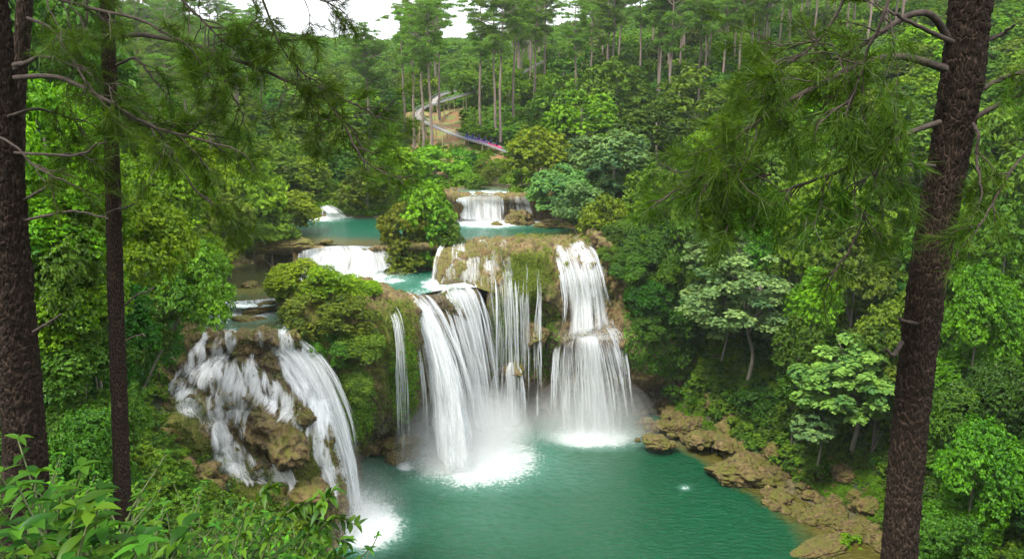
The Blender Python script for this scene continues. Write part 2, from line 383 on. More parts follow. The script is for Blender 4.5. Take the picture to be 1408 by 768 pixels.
water('lower_pool_water',[(425,700),(470,640),(490,575),(560,560),(700,556),(860,558),(905,572),(960,596),(1010,620),(1100,665),(1160,695),(1230,735),(1290,790),(1300,900),(1000,1100),(600,1100),(380,900),(400,760)],0.,M['pool'],.45,
  foams=[(655,632,120,52,.95),(640,615,70,30,1.1),(815,604,70,16,1.),(505,722,62,42,1.15),(557,643,16,6,.9),(700,600,40,20,.5),(740,650,90,35,.28),(660,700,140,60,.14),(900,600,60,10,.2),(850,600,130,22,.28),(942,670,9,5,.7),(700,588,30,8,.6),(540,690,70,60,.28)],
  shal=[[(1240,850,120),(1200,760,90),(1140,715,50),(1080,685,26),(1010,648,18),(960,618,12),(880,590,8)]])
water('middle_pool_water',[(395,386),(440,374),(520,360),(560,350),(600,345),(618,352),(602,378),(604,392),(640,388),(654,391),(656,394.5),(640,395.5),(620,397.5),(600,400),(578,404.5),(566,407.5),(556,410.5),(546,412.5),(520,398),(440,402),(400,402)],19.02,M['river'],.35,
  foams=[(470,378,90,16,1.1),(530,385,60,10,.6),(600,392,30,14,.9),(640,392,40,6,.8),(560,405,40,8,.5),(590,400,60,12,.5)],shal=[[(600,402,10),(660,396,8)]])
water('upper_pool_water',[(402,336),(430,335),(520,339),(548,336),(600,340),(640,336),(720,334),(790,332),(812,318),(770,304),(740,300),(690,300),(620,298),(560,296),(520,297),(440,292),(410,296),(390,312)],22.3,M['river'],.45,
  foams=[(675,306,70,9,1.1),(735,306,25,6,.9),(440,300,50,6,.9),(470,298,40,4,.6),(620,305,40,8,.5)],shal=[[(400,336,14),(520,336,9),(600,338,10),(700,332,10),(800,330,14)]])
water('upper_river_water',[(618,268),(748,268),(740,254),(715,244),(688,240),(668,248),(636,256)],26.3,M['river'],.5,foams=[(680,268,80,10,.8)],base_shal=.8)
water('left_river_water',[(270,452),(285,458),(402,458),(398,440),(386,425),(376,410),(296,414),(270,430)],18.55,M['river'],.3,foams=[(335,432,60,12,.85),(340,457,70,6,.7)],base_shal=.55)
water('left_channel_water',[(288,418),(330,424),(380,420),(378,408),(376,395),(372,384),(405,374),(340,358),(296,366),(280,395)],19.4,M['river'],.3,foams=[(335,420,50,5,.8)],base_shal=.75)
# ------------------------------------------------------------------ rock lofts
LOFTS={}
W_A=zp([(395,386),(440,374),(520,360),(560,350),(600,345),(618,352),(602,378),(604,392),(640,388),(656,394),(650,398),(612,400),(590,407),(576,411),(546,409),(520,398),(440,402),(400,402)],19.02)
W_B=zp([(402,336),(430,337),(520,339),(548,336),(600,338),(640,333),(720,331),(790,329),(812,318),(770,304),(740,300),(690,300),(620,298),(560,296),(520,297),(440,292),(410,296),(390,312)],22.3)
W_D=zp([(270,452),(285,456),(402,456),(398,440),(386,425),(376,410),(296,414),(270,430)],18.55)
W_C=zp([(618,267),(748,267),(740,254),(715,244),(688,240),(668,248),(636,256)],26.3)
SINK=((W_A,19.02),(W_B,22.3),(W_D,18.55),(W_C,26.3))
def rock_loft(name, cols, nu, nv, amp=.7, seed=0, moss=0., wet=None, mossf=None, fade=(.04,.16), terrace=0.):
    G = loft(cols,nu,nv); N = gnormals(G)
    if (N[...,1].mean() > 0): N = -N
    P = G.reshape(-1,3); Nf=N.reshape(-1,3); v = np.tile(np.linspace(0,1,nv),nu)
    k = sstep(fade[0],fade[1],v) if fade else 1.
    q=P+seed*31.7
    lump = billow(q*np.array([.42,.42,.30]),3)*.55+fbm(q*np.array([1.2,1.2,.7]),4)*.35+billow(q*1.7,2)*.18
    D = P+Nf*(amp*k*(lump-.25))[:,None]
    if terrace:
        ph=D[:,2]/2.3+fbm(np.c_[D[:,0]*.22,D[:,1]*.1,D[:,2]*.05]+seed,2)*1.1; f=1-(ph-np.floor(ph)); dl=(sstep(.0,.30,f)-f)*terrace*k*(1-.85*sstep(372,402,proj(P)[0]))
        D=D+np.c_[D[:,0]*0,-dl,dl*.12]
    for pl,lv in SINK:
        dd=pdist(D[:,0],D[:,1],pl); kk=(dd<-.12)&(D[:,2]>lv-.5)&(D[:,2]<lv+2.2); D[kk,2]=np.minimum(D[kk,2],lv-.1-np.clip(-dd[kk]-.12,0,.3))
    px,py = proj(D)
    w = wet(px,py) if wet else np.zeros(len(P)); ms = np.full(len(P),moss)
    if mossf: ms = ms+mossf(px,py,D)
    LOFTS[name]=dict(G=D.reshape(nu,nv,3),N=N,px=px,py=py,moss=ms)
    F = grid_faces(nu,nv)
    m = new_mesh(name,D,F,attrs={'moss':ms,'wet':w},mat=M['rock'])
    return m
def blob(px,py,c,r): return np.clip(1.3-np.hypot((px-c[0])/r[0],(py-c[1])/r[1]),0,1)
Z='z'
def mA(px,py,D):
    return (blob(px,py,(545,480),(30,90))*1.2+blob(px,py,(480,570),(40,50))*1.+blob(px,py,(440,470),(60,60))*.8
            -blob(px,py,(540,405),(30,12))*.6-blob(px,py,(450,560),(22,40))*1.-(D[:,2]<2.)*1.)
mesh = rock_loft('promontory',[
 [(372,384,Z,18.7),(378,398,Z,20),(390,440,Z,18.9),(402,480,79),(430,540,77),(455,600,75),(480,660,74),(490,705,Z,-1.5)],
 [(430,384,Z,18.6),(428,396,Z,20.2),(425,430,Z,19.8),(440,480,79),(462,540,77.5),(476,585,78.5),(488,612,83),(495,622,Z,-1.5)],
 [(470,378,Z,18.6),(478,392,Z,20.6),(480,425,Z,20.2),(490,480,79),(500,540,79.5),(505,588,82.5),(508,605,88),(510,610,Z,-1.5)],
 [(515,375,Z,18.6),(520,397,Z,20.2),(532,420,Z,19.6),(540,460,80.5),(545,500,81),(548,550,84),(550,588,88),(552,598,Z,-1.5)],
 [(545,372,Z,18.6),(546,404,Z,19.6),(556,422,Z,19.2),(566,455,82),(569,500,83),(571,550,86.5),(572,583,91),(573,592,Z,-1.5)],
 [(575,368,Z,18.5),(577,404,Z,18.8),(580,416,Z,18.6),(585,440,87),(588,500,89),(590,560,93),(591,575,95),(592,586,Z,-1.5)],
 [(600,368,Z,18.5),(608,396,Z,18.8),(612,404,Z,18.6),(616,430,90),(620,500,92),(622,555,95),(624,572,96),(625,583,Z,-1.5)],
 [(630,372,Z,18.5),(645,388,Z,18.8),(655,399,Z,18.5),(660,430,93),(665,500,94.5),(668,550,96.5),(669,570,97),(670,580,Z,-1.5)],
],420,260,.85,1,.05,wet=lambda px,py: np.clip(sstep(545,590,py)*.8+ (px>575)*.55,0,.9),mossf=mA,fade=(.05,.12))
link('cliff',mesh,kind='structure')
mesh = rock_loft('dome_left',[
 [(596,334,Z,22.1),(606,338,Z,22.35),(600,350,Z,21.9),(592,370,Z,20.4),(588,396,Z,18.4)],
 [(635,330,Z,22.1),(634,335,Z,22.4),(632,346,Z,22.3),(632,366,Z,20.9),(634,396,Z,18.3)],
 [(655,328,Z,22.1),(656,334,Z,22.5),(660,346,Z,22.3),(664,370,Z,20.3),(664,400,Z,18.2)],
 [(675,328,Z,22.1),(678,334,Z,22.5),(686,346,Z,22.3),(690,374,Z,20.),(690,404,Z,17.5)],
],160,120,.42,2,.35,fade=(.05,.2))
link('riverside_rock',mesh,kind='structure')
def mW(px,py,D):
    return (blob(px,py,(728,372),(32,45))*1.1+blob(px,py,(700,440),(25,70))*.7+blob(px,py,(905,440),(50,50))*.3+blob(px,py,(740,450),(25,50))*.3
            -blob(px,py,(725,338),(28,10))*.8-blob(px,py,(850,470),(40,40))*.4-(D[:,2]<5)*.6)
mesh = rock_loft('falls_wall',[
 [(648,322,Z,22.),(652,334,Z,22.5),(658,346,Z,22.2),(664,370,98),(668,400,95.5),(668,480,95.5),(668,555,97),(668,575,98),(668,582,Z,-1.5)],
 [(685,322,Z,22.),(688,334,Z,22.6),(694,346,Z,22.3),(700,372,97.5),(703,410,96.),(703,480,96.5),(700,550,98),(700,570,99),(700,578,Z,-1.5)],
 [(722,320,Z,22.),(725,331,Z,22.9),(728,342,Z,22.7),(735,370,96.5),(738,400,95.2),(738,418,97.3),(738,480,98.5),(735,560,99),(735,576,Z,-1.5)],
 [(758,322,Z,22.),(762,333,Z,22.6),(766,342,Z,22.4),(775,368,98),(778,400,97.2),(778,440,97.2),(770,470,96),(765,500,98),(762,560,98.5),(762,577,Z,-1.5)],
 [(785,320,Z,22.),(790,332,Z,22.5),(796,340,Z,22.2),(808,366,98),(812,410,97.8),(812,440,97),(806,466,94.5),(808,500,96.2),(810,560,97.5),(810,578,Z,-1.5)],
 [(802,318,Z,22.),(808,330,Z,22.7),(818,342,Z,22.2),(828,372,98.2),(832,410,98),(832,440,97),(835,468,95),(840,500,96.5),(842,560,97.5),(845,580,Z,-1.5)],
 [(815,314,Z,23.),(825,327,100),(838,346,99.5),(850,380,99),(858,420,98.5),(866,448,96),(874,480,95.3),(880,520,96.5),(870,548,99),(874,575,Z,-1.5)],
 [(845,322,104),(860,348,102.5),(882,380,101),(900,420,100),(912,450,98),(918,482,97.3),(917,515,98.5),(905,550,99.8),(902,582,Z,-1.5)],
 [(900,360,105),(915,385,104),(932,420,102.5),(952,450,101.5),(968,480,100.5),(970,520,100),(955,560,99.5),(936,598,Z,-1.)],
 [(960,380,106),(985,420,104),(1005,460,102),(1015,500,100.5),(1015,540,98.5),(1000,575,96.5),(965,612,Z,-1.)],
],460,300,.85,3,.1,wet=lambda px,py: np.clip(blob(px,py,(780,500),(90,100))*.5+blob(px,py,(760,560),(130,30))*.9+blob(px,py,(905,540),(60,16))*.9,0,.9),mossf=mW,fade=(.06,.14))
link('cliff',mesh,kind='structure')
def mL(px,py,D):
    return (blob(px,py,(255,585),(45,40))*.8+blob(px,py,(300,680),(120,60))*.8+blob(px,py,(420,620),(30,50))*.6-blob(px,py,(370,600),(40,30))*.3)
mesh = rock_loft('left_ledges',[
 [(215,430,Z,18.8),(222,465,Z,18),(215,500,75),(190,545,74),(165,600,72),(160,650,70),(170,700,67),(190,760,64)],
 [(262,425,Z,17.9),(262,455,Z,18.3),(248,495,75.5),(236,530,75),(205,570,74),(188,610,73),(200,650,70.5),(220,700,67),(240,760,64)],
 [(290,425,Z,17.9),(290,456,Z,18.4),(275,485,76),(266,515,75.2),(240,560,74),(255,578,71.5),(262,620,70.5),(262,660,69.5),(280,720,66),(290,760,64)],
 [(318,425,Z,17.9),(320,458,Z,18.4),(308,480,76.3),(296,508,75.5),(285,530,74),(280,560,73.5),(290,590,72.5),(295,630,71.5),(300,670,69.5),(325,720,66),(340,765,63.5)],
 [(348,425,Z,17.9),(346,458,Z,18.4),(340,476,76.3),(338,500,75.7),(332,524,73.6),(335,560,73.),(330,585,72.3),(336,620,71.3),(345,660,69.7),(365,710,67.5),(385,750,65)],
 [(378,425,Z,17.9),(380,458,Z,18.4),(382,480,76.3),(385,505,75.8),(392,530,74.6),(395,566,72),(375,590,70.5),(385,630,70),(400,660,69.5),(415,700,69),(430,735,Z,-1.5)],
 [(396,430,Z,17.9),(404,458,Z,18.5),(412,486,76.8),(425,520,76),(440,560,74.6),(442,600,72.3),(444,640,71.4),(452,675,71),(462,705,70.5),(470,728,Z,-1.5)],
 [(402,440,Z,17.9),(412,462,Z,18.5),(424,490,77.6),(440,520,77),(456,560,76),(462,600,75),(470,640,74),(478,675,73.5),(485,705,73),(490,722,Z,-1.5)],
],420,340,.75,4,.2,mossf=mL,wet=lambda px,py: blob(px,py,(330,520),(90,70))*.45,fade=(.04,.10),terrace=1.7)
link('cliff',mesh,kind='structure')
# two upper lips (left middle fall, top fall)
mesh = rock_loft('upper_lip',[
 [(398,332,Z,22.),(400,338,Z,22.4),(402,356,Z,21.),(404,388,Z,18.3)],
 [(430,331,Z,22.),(431,336,Z,22.3),(424,352,Z,21.),(416,386,Z,18.3)],
 [(480,332,Z,22.),(482,338,Z,22.2),(484,352,Z,20.9),(486,380,Z,18.3)],
 [(520,332,Z,22.),(524,339,Z,22.3),(532,352,Z,20.9),(538,376,Z,18.3)],
 [(555,326,Z,22.),(556,334,Z,22.9),(562,346,Z,21.6),(566,368,Z,18.3)],
 [(600,324,Z,22.),(602,336,Z,22.7),(604,346,Z,21.6),(604,364,Z,18.3)],
],200,80,.35,5,.1,fade=(.05,.2))
link('riverside_rock',mesh,kind='structure')
mesh = rock_loft('top_lip',[
 [(610,258,Z,26.4),(612,268,Z,26.8),(616,285,122.5),(616,306,Z,22.0)],
 [(640,260,Z,25.9),(642,267,Z,26.3),(642,285,123.2),(642,303,Z,22.0)],
 [(690,260,Z,25.9),(692,268,Z,26.3),(692,285,123.4),(692,303,Z,22.0)],
 [(735,260,Z,25.9),(738,268,Z,26.3),(740,285,123.2),(740,303,Z,22.0)],
 [(765,258,Z,27.4),(768,268,Z,27.),(770,285,122.5),(772,308,Z,22.0)],
],160,70,.5,6,.1,wet=lambda px,py: blob(px,py,(705,290),(30,16)))
link('riverside_rock',mesh,kind='structure')
# ------------------------------------------------------------------ boulders
def boulder_mesh(seed, flat=.75, n=40, lump=.35):
    th = np.linspace(0,np.pi,n); ph=np.linspace(0,2*np.pi,n*2,endpoint=False)
    P = np.stack([np.sin(th)[None]*np.cos(ph)[:,None],np.sin(th)[None]*np.sin(ph)[:,None],np.cos(th)[None]*np.ones((n*2,1))],-1).reshape(-1,3)
    q = P*1.3+seed*7.7
    # planar cuts make it blocky
    r = np.ones(len(P)); rg=np.random.default_rng(seed)
    for k in range(11):
        nn=unit(rg.normal(size=3)); h=rg.uniform(.62,.9); dd=P@nn; r=np.where(dd>1e-3,np.minimum(r,h/np.maximum(dd,1e-3)),r)
    r = r*(1+lump*.5*fbm(q,3)+.16*billow(q*1.9,3)+.10*billow(q*4.5,2)+.06*fbm(q*8,3))
    V = P*r[:,None]*np.array([1,.85,flat])
    return new_mesh('boulder',V,grid_faces(n*2,n,True),attrs={'moss':np.clip(fbm(q*1.4,2)+.25,-.1,1)*.8+.08,'wet':sstep(-.3,-.55,V[:,2])*.6},mat=M['rock'])
BOULD=[boulder_mesh(s,.6+.06*(s%4),70 if s<4 else 36) for s in range(9)]
def put_boulder(k, pos, s, label, group=None, rz=None, name='boulder'):
    o=link(name,BOULD[k%9],None,pos); s=np.atleast_1d(s)*np.ones(3); o.scale=tuple(s); o.rotation_euler=(RNG.uniform(-.15,.15),RNG.uniform(-.15,.15),RNG.uniform(0,6.28) if rz is None else rz)
    tag(o,label,'boulder' if name=='boulder' else 'rock',group); return o
put_boulder(0,PZ(1028,652,.3),(4.4,3.4,3.3),'large tan limestone boulder jutting into the pool from the right bank',rz=.3)
put_boulder(1,PZ(1012,618,.9),(2.2,1.9,1.9),'rounded mossy boulder just behind the large tan one on the right bank')
put_boulder(2,PZ(968,606,.0),(2.6,1.8,1.4),'low broad boulder at the water line left of the large tan boulder')
put_boulder(3,PZ(712,306,22.3),(2.6,2.2,2.4),'dark smooth boulder at the foot of the topmost waterfall')
put_boulder(4,PZ(684,309,22.3),(.9,.8,.8),'small brown rock in the upper pool beside the dark boulder')
put_boulder(5,PZ(766,313,22.2),(3.2,1.6,1.2),'low mossy rock on the right edge of the upper pool')
put_boulder(6,PZ(448,290,22.6),(1.6,1.2,1.1),'mossy rock in the small rapids left of the upper pool')
put_boulder(7,PZ(460,296,22.4),(1.0,.8,.7),'small grey rock below the mossy rock of the left rapids')
put_boulder(2,PZ(341,440,18.5),(1.9,1.1,.55),'flat mossy rock in the middle of the left stream above the cascade')
put_boulder(3,PZ(358,424,19.0),(1.7,1.,.6),'brown ledge rock at the head of the left stream')
put_boulder(8,PZ(343,393,19.4),(1.,.9,.8),'small round mossy rock in the shallow channel on the left')
put_boulder(1,PZ(450,333,22.4),(1.,.7,.5),'tiny mossy rock on the lip of the upper left fall')
put_boulder(2,PZ(395,338,22.5),(3.4,2.,1.2),'broad brown rock at the left end of the upper left fall')
put_boulder(0,PZ(700,490,0)*0+PY(738,462,95.6),(2.2,1.6,2.6),'dark wet rock knob splitting the thin strands in mid cliff')
put_boulder(4,PY(701,508,95.2),(1.7,1.5,1.5),'rounded ledge rock under the small bell shaped cascade')
put_boulder(5,PY(257,600,72),(3.3,2.4,2.6),'big mossy boulder on the left side of the terraced cascade')
put_boulder(6,PY(393,610,69.6),(2.7,1.9,2.6),'largest mossy ochre rock between the cascade and the tall left fall',rz=2.)
put_boulder(3,PY(345,478,76),(1.6,1.,1.3),'dark mossy rock notch at the lip of the left cascade')
put_boulder(7,PY(318,546,73.6),(2.0,1.2,1.6),'dark wet rock in the middle of the terraced cascade')
put_boulder(4,PY(432,680,68.3),(2.6,1.7,2.1),'mossy brown rock at the bottom of the terraced cascade')
for q,(a,b_,Y_,s_,l_) in enumerate([(300,505,75.4,.9,'small dark rock parting the water at the top left of the cascade'),(375,560,72.9,1.,'wet mossy rock above the largest ochre rock'),(282,548,74,.8,'small rock knob in the left fan of the cascade'),(352,650,70.2,.9,'brown rock in the lower cascade below the left fan'),(418,575,72.3,1.2,'golden mossy rock perched above and right of the largest ochre rock'),(360,640,69.8,1.1,'ochre rock below and left of the largest ochre rock'),(310,612,71.6,.8,'mossy rock between the two lower arms of the cascade'),(232,560,74,1.2,'mossy rock on the left rim of the cascade'),(415,540,75,.8,'dark rock showing through the tall left fall near its top'),(365,520,75,.9,'mossy ridge rock between the cascade and the tall left fall')]):
    put_boulder(q+1,PY(a,b_,Y_),(s_*1.3,s_,s_),l_)
sp=[(1135,600),(1080,640),(1100,665),(1120,680),(1140,700),(1165,715),(1190,735),(1125,712),(1150,735)]
put_boulder(1,PZ(1122,752,.05),(2.9,1.7,.5),'flat tan rock shelf at the water line in the lower right corner',rz=.5,name='rock')
n=0
for i in range(280):
    t=RNG.uniform(0,1)
    if i<130:
        k=RNG.uniform(0,len(SHORE)-2); a=int(k); f=k-a; px=SHORE[a][0]*(1-f)+SHORE[a+1][0]*f; py=SHORE[a][1]*(1-f)+SHORE[a+1][1]*f
        px+=RNG.uniform(-8,60); py+=RNG.uniform(-26,6)
    elif i<190: px=RNG.uniform(870,1010); py=RNG.uniform(548,600)+(px-870)*.06; 
    else: px=RNG.uniform(1050,1220); py=680+(px-1050)*.4+RNG.uniform(-10,14)
    p=PZ(px,py,0)
    if i>=130 and i<190: p=PZ(px,py+10,RNG.uniform(0,1.5))
    z=max(H(p[0],p[1]),0)
    s=RNG.choice([.25,.4,.6,.95,1.4],p=[.3,.3,.25,.11,.04])
    if i>=130 and i<190: z=p[2]; s*=1.5
    put_boulder(RNG.integers(0,9),(p[0],p[1],z+s*.15),s*np.array([1,1,.9]),'tan limestone rock in the rubble along the right shore of the pool','rocks along the right shore',name='rock')
for i in range(34):
    px=RNG.uniform(500,575); py=RNG.uniform(590,604); p=PY(px,py-6,RNG.uniform(86,90)); p[2]=RNG.uniform(-.2,2.2)
    put_boulder(RNG.integers(0,9),p,RNG.uniform(.6,1.4),'dark rock in the shaded recess under the mossy promontory','rocks under the promontory',name='rock')
for i in range(30):
    px=RNG.uniform(180,300); py=RNG.uniform(640,720); 
    p=PY(px,py,68-RNG.uniform(-1,2)); s=RNG.uniform(.5,1.3)
    put_boulder(RNG.integers(0,9),p,s,'mossy rock half overgrown beside the foot of the left cascade','mossy rocks beside the left cascade',name='rock')
# ------------------------------------------------------------------ waterfalls
def sheet(cols, nu, nv, dens=.9, edge=.12, seed=0, top=.0, off=0., wob=.12, bottom=1.):
    G = loft(cols,nu,nv); u=np.linspace(0,1,nu)[:,None]; v=np.linspace(0,1,nv)[None,:]
    W = np.linalg.norm(G[-1]-G[0],axis=1).mean(); L = np.linalg.norm(np.diff(G[nu//2],axis=0),axis=1).sum()
    U = np.broadcast_to(u*W,(nu,nv)); Vv=np.broadcast_to(v*L,(nu,nv))
    P = G.reshape(-1,3).copy(); N=gnormals(G); N = -N if N[...,1].mean()>0 else N
    q = np.c_[U.ravel()*1.1+seed*5.3, Vv.ravel()*.10, np.full(P.shape[0],seed*3.1)]
    P += N.reshape(-1,3)*(fbm(q,3)*wob*(1+2*v.repeat(nu,0).ravel()[:]*.8)+off)[:,None]
    e = np.minimum(u,1-u)/edge; wav = fbm(np.c_[Vv.ravel()*.25,U.ravel()*0+seed,U.ravel()*0],2).reshape(nu,nv)*.25
    d = dens*np.clip(e+wav*np.clip(v*3,0,1),0,1)**.8*np.clip(v/.02+.35,0,1)*np.clip((bottom-v)/.09,0,1)**.7
    return P,grid_faces(nu,nv),np.c_[U.ravel()+seed*13.7,Vv.ravel()+seed*3],np.broadcast_to(d,(nu,nv)).ravel()
def strands(cols, n, seed, w=(.03,.16), dens=.9, spread=.05, off=(.0,.7), vr=.35):
    rg=np.random.default_rng(seed); G=loft(cols,60,60); N=gnormals(G); N=-N if N[...,1].mean()>0 else N; Vs=[];Fs=[];UV=[];D=[];k=0
    W=np.linalg.norm(G[-1]-G[0],axis=1).mean(); L=np.linalg.norm(np.diff(G[30],axis=0),axis=1).sum()
    for i in range(n):
        u=rg.uniform(-spread,1+spread) if rg.random()<.6 else rg.choice([rg.normal(0,.03),rg.normal(1,.03)])
        v0=max(0,rg.uniform(-.7,.3)); v1=min(1,v0+rg.uniform(.25,.9)); m=26; v=np.linspace(v0,v1,m)*59; vi=np.minimum(v.astype(int),58); fv=(v-vi)[:,None]
        uu=np.clip(u,0,1)*59; ui=min(58,int(uu)); fu=uu-ui
        g=lambda A:(A[ui,vi]*(1-fv)+A[ui,vi+1]*fv)*(1-fu)+(A[ui+1,vi]*(1-fv)+A[ui+1,vi+1]*fv)*fu
        P=g(G); nn=unit(g(N)); ext=(u-np.clip(u,0,1))*W; side=unit(np.cross(nn,[0,0,1.])); side=side*np.sign((side@(G[-1,0]-G[0,0])).mean())
        t=np.linspace(0,1,m)[:,None]; P=P+side*(ext*(.2+np.linspace(v0,v1,m)[:,None]))+nn*(rg.uniform(*off)*t**.7+.05)+side*(fbm(np.c_[v*.12+i*3.1,v*0,v*0],2)*.12)[:,None]
        ww=rg.uniform(*w)*np.sin(np.pi*np.clip(t,.03,.97))**.5; Vs.append(np.stack([P-side*ww,P+nn*ww*.5,P+side*ww],1).reshape(-1,3)); a=np.arange(m-1)*3+k; Fs+=[np.stack([a,a+1,a+4,a+3],1),np.stack([a+1,a+2,a+5,a+4],1)]; k+=m*3
        UV.append(np.stack([np.c_[np.full(m,i*7.3+q*ww.max()),v/59*L] for q in (0,1,2)],1).reshape(-1,2)); D.append((dens*np.sin(np.pi*np.clip(t[:,0],.02,.98))**.4)[:,None].repeat(3,1)*np.array([0,1.15,0])); D[-1]=D[-1].ravel()
    return np.vstack(Vs),np.vstack(Fs),np.vstack(UV),np.concatenate(D)
def add_strands(parent,*a,**k):
    V,F,uv,d=strands(*a,**k); link('water_strands',new_mesh('water_strands',V-np.array(parent.location),F,uv=uv,attrs={'dens':d},mat=M['fall']),parent)
def add_sheets(parent, parts, name='water_sheet'):
    for a in parts:
        P,F,uv,d = sheet(**a); link(name,new_mesh(name,P-np.array(parent.location),F,uv=uv,attrs={'dens':d},mat=M['fall']),parent)
def fall(label, loc, parts):
    t = thing('waterfall',loc,label,'waterfall'); add_sheets(t,parts); c=parts[0]['cols']; G=loft(c,5,20); W=np.linalg.norm(G[-1]-G[0],axis=1).mean(); L=np.linalg.norm(np.diff(G[2],axis=0),axis=1).sum()
    add_strands(t,c,int(W*30+4),parts[0]['seed']+500,off=(0,.05*L),w=(.03,min(.06+.011*L,.16+.03*W)),dens=.72,spread=min(.08,.25/W)); return t
# 1 main plunge
c1=[[(546,411,Z,19.05),(556,424,85),(572,462,84.3),(585,534,83.6),(592,638,83.2)],
    [(556,409,Z,19.1),(572,426,85.2),(592,470,84.2),(608,540,83.2),(618,652,82.2)],
    [(566,406,Z,19.15),(586,424,86),(606,462,84.8),(626,530,83.4),(640,650,82.4)],
    [(578,403,Z,19.15),(596,420,86.6),(614,455,85.6),(640,525,84.2),(658,640,83.6)]]
fall('broad white plunge of the main waterfall pouring from the middle pool lip into the foam',PZ(620,640,0),
 [dict(cols=c1,nu=110,nv=120,dens=1.05,seed=1,edge=.3,wob=.3),dict(cols=c1,nu=110,nv=120,dens=.6,seed=2,off=.5,edge=.3,wob=.45),dict(cols=c1,nu=80,nv=90,dens=.9,seed=3,off=-.5)])
c2=[[(598,399,Z,19.05),(603,412,90.5),(618,440,90),(634,500,89.3),(650,606,88.5)],
    [(620,396,Z,19.1),(626,410,91),(638,440,90.4),(652,500,90),(664,606,89.2)],
    [(638,394,Z,19.1),(646,408,92),(655,440,91.6),(664,500,91),(675,604,90.4)],
    [(652,393,Z,19.1),(660,408,92.6),(667,440,92.4),(674,500,92),(682,600,91.6)]]
fall('second curtain of the main waterfall, streaked, right of the broad plunge',PZ(660,605,0),
 [dict(cols=c2,nu=120,nv=110,dens=.74,seed=4,edge=.14,wob=.25),dict(cols=c2,nu=90,nv=90,dens=.5,seed=5,off=.4,edge=.2,wob=.35),dict(cols=c2,nu=90,nv=90,dens=.7,seed=6,off=-.4)])
c3=[[(531,425,82.9),(537,436,81.),(543,458,80.),(546,520,80.3),(546,642,82.8)],[(541,420,83.2),(549,434,81.2),(555,458,80.2),(560,520,80.4),(566,642,82.9)]]
fall('single thin stream falling from the mossy promontory left of the main plunge',PZ(557,643,0),[dict(cols=c3,nu=30,nv=100,dens=.75,seed=7,edge=.5),dict(cols=c3,nu=30,nv=100,dens=.55,seed=8,off=.15,edge=.5)])
c4=[[(681,376,97),(683,410,94.6),(684,480,94.6),(686,590,94.9)],[(696,372,97),(698,410,94.6),(700,480,94.6),(702,590,94.9)],[(706,376,97),(709,410,94.8),(711,480,94.8),(711,590,95)]]
c4b=[[(660,372,97.3),(668,410,94.6),(674,480,94.2),(680,596,93.)],[(672,372,97.3),(680,410,94.6),(686,480,94.2),(690,596,93.2)]]
fall('long thin strands dropping off the rounded rock right of the second curtain',PZ(695,590,0),[dict(cols=c4,nu=70,nv=100,dens=.56,seed=9,edge=.2),dict(cols=c4,nu=70,nv=100,dens=.46,seed=10,off=.3,edge=.2),dict(cols=c4b,nu=40,nv=90,dens=.55,seed=11,edge=.3)])
c5=[[(694,500,94.6),(682,515,93.9),(678,550,93.7),(680,590,93.7)],[(698,497,94.3),(692,512,93.4),(690,550,93.2),(692,592,93.2)],[(704,497,94.3),(704,512,93.4),(706,550,93.2),(706,592,93.3)],[(710,500,94.6),(716,514,93.9),(719,550,93.8),(718,590,93.8)]]
fall('small bell shaped cascade spreading over a ledge at the foot of the cliff',PZ(698,590,0),[dict(cols=c5,nu=60,nv=60,dens=.66,seed=12,edge=.15),dict(cols=c5,nu=60,nv=60,dens=.45,seed=13,off=.25)])
c6=[[(738,368,95.5),(739,410,94.6),(736,450,94.3),(734,500,94),(735,582,94.6)],[(743,368,95.5),(744,410,94.6),(745,450,94.1),(744,500,94),(744,582,94.6)]]
c6b=[[(736,458,93.9),(728,475,93.6),(730,510,93.5)],[(742,456,93.8),(748,480,93.4),(744,512,93.5)]]
fall('pair of fine threads trickling down the middle of the mossy cliff',PZ(740,582,0),[dict(cols=c6,nu=24,nv=90,dens=.62,seed=14,edge=.5),dict(cols=c6b,nu=24,nv=40,dens=.6,seed=15,edge=.4)])
c7=[[(760,341,Z,22.6),(764,352,99),(772,380,97),(777,420,96.2),(774,470,95.0)],[(778,338,Z,22.6),(786,350,99),(796,380,97),(802,420,96.2),(804,466,93.8)],
    [(795,337,Z,22.5),(805,350,99),(814,380,97),(820,420,96.4),(822,462,94.2)],[(808,338,Z,22.4),(818,352,99),(828,385,97.2),(836,420,96.8),(844,456,95.4)]]
fall('upper tier of the right waterfall dropping from the rounded lip to a ledge',PY(805,466,94),[dict(cols=c7,nu=110,nv=90,dens=.68,seed=16,edge=.14,wob=.25),dict(cols=c7,nu=90,nv=80,dens=.55,seed=17,off=.3,edge=.15),dict(cols=c7,nu=90,nv=80,dens=.6,seed=18,off=-.3)])
c8=[[(770,474,94.8),(764,486,94.),(762,530,93.8),(766,598,94.2)],[(790,466,93.8),(788,480,93),(788,530,92.8),(792,604,92.6)],[(806,463,93.3),(808,478,92.5),(812,530,92.2),(818,607,92)],
    [(822,463,93.6),(828,478,92.8),(838,530,92.6),(846,606,92.3)],[(836,468,94.4),(846,490,93.6),(856,540,93.4),(864,600,93.3)]]
fall('lower tier of the right waterfall fanning from the ledge into the pool',PZ(815,604,0),[dict(cols=c8,nu=140,nv=90,dens=.58,seed=19,edge=.1,wob=.25),dict(cols=c8[1:4],nu=90,nv=80,dens=.75,seed=20,off=.3,edge=.2),dict(cols=c8,nu=110,nv=80,dens=.42,seed=21,off=.6)])
c8b=[[(828,445,95.8),(840,462,94.9),(850,500,94.6),(852,540,94.4)],[(838,443,95.8),(854,462,95.2),(862,500,94.8),(872,598,94.4)]]
fall('narrow side streams on the right edge of the right waterfall',PZ(860,598,0),[dict(cols=c8b,nu=40,nv=70,dens=.42,seed=22,edge=.3)])
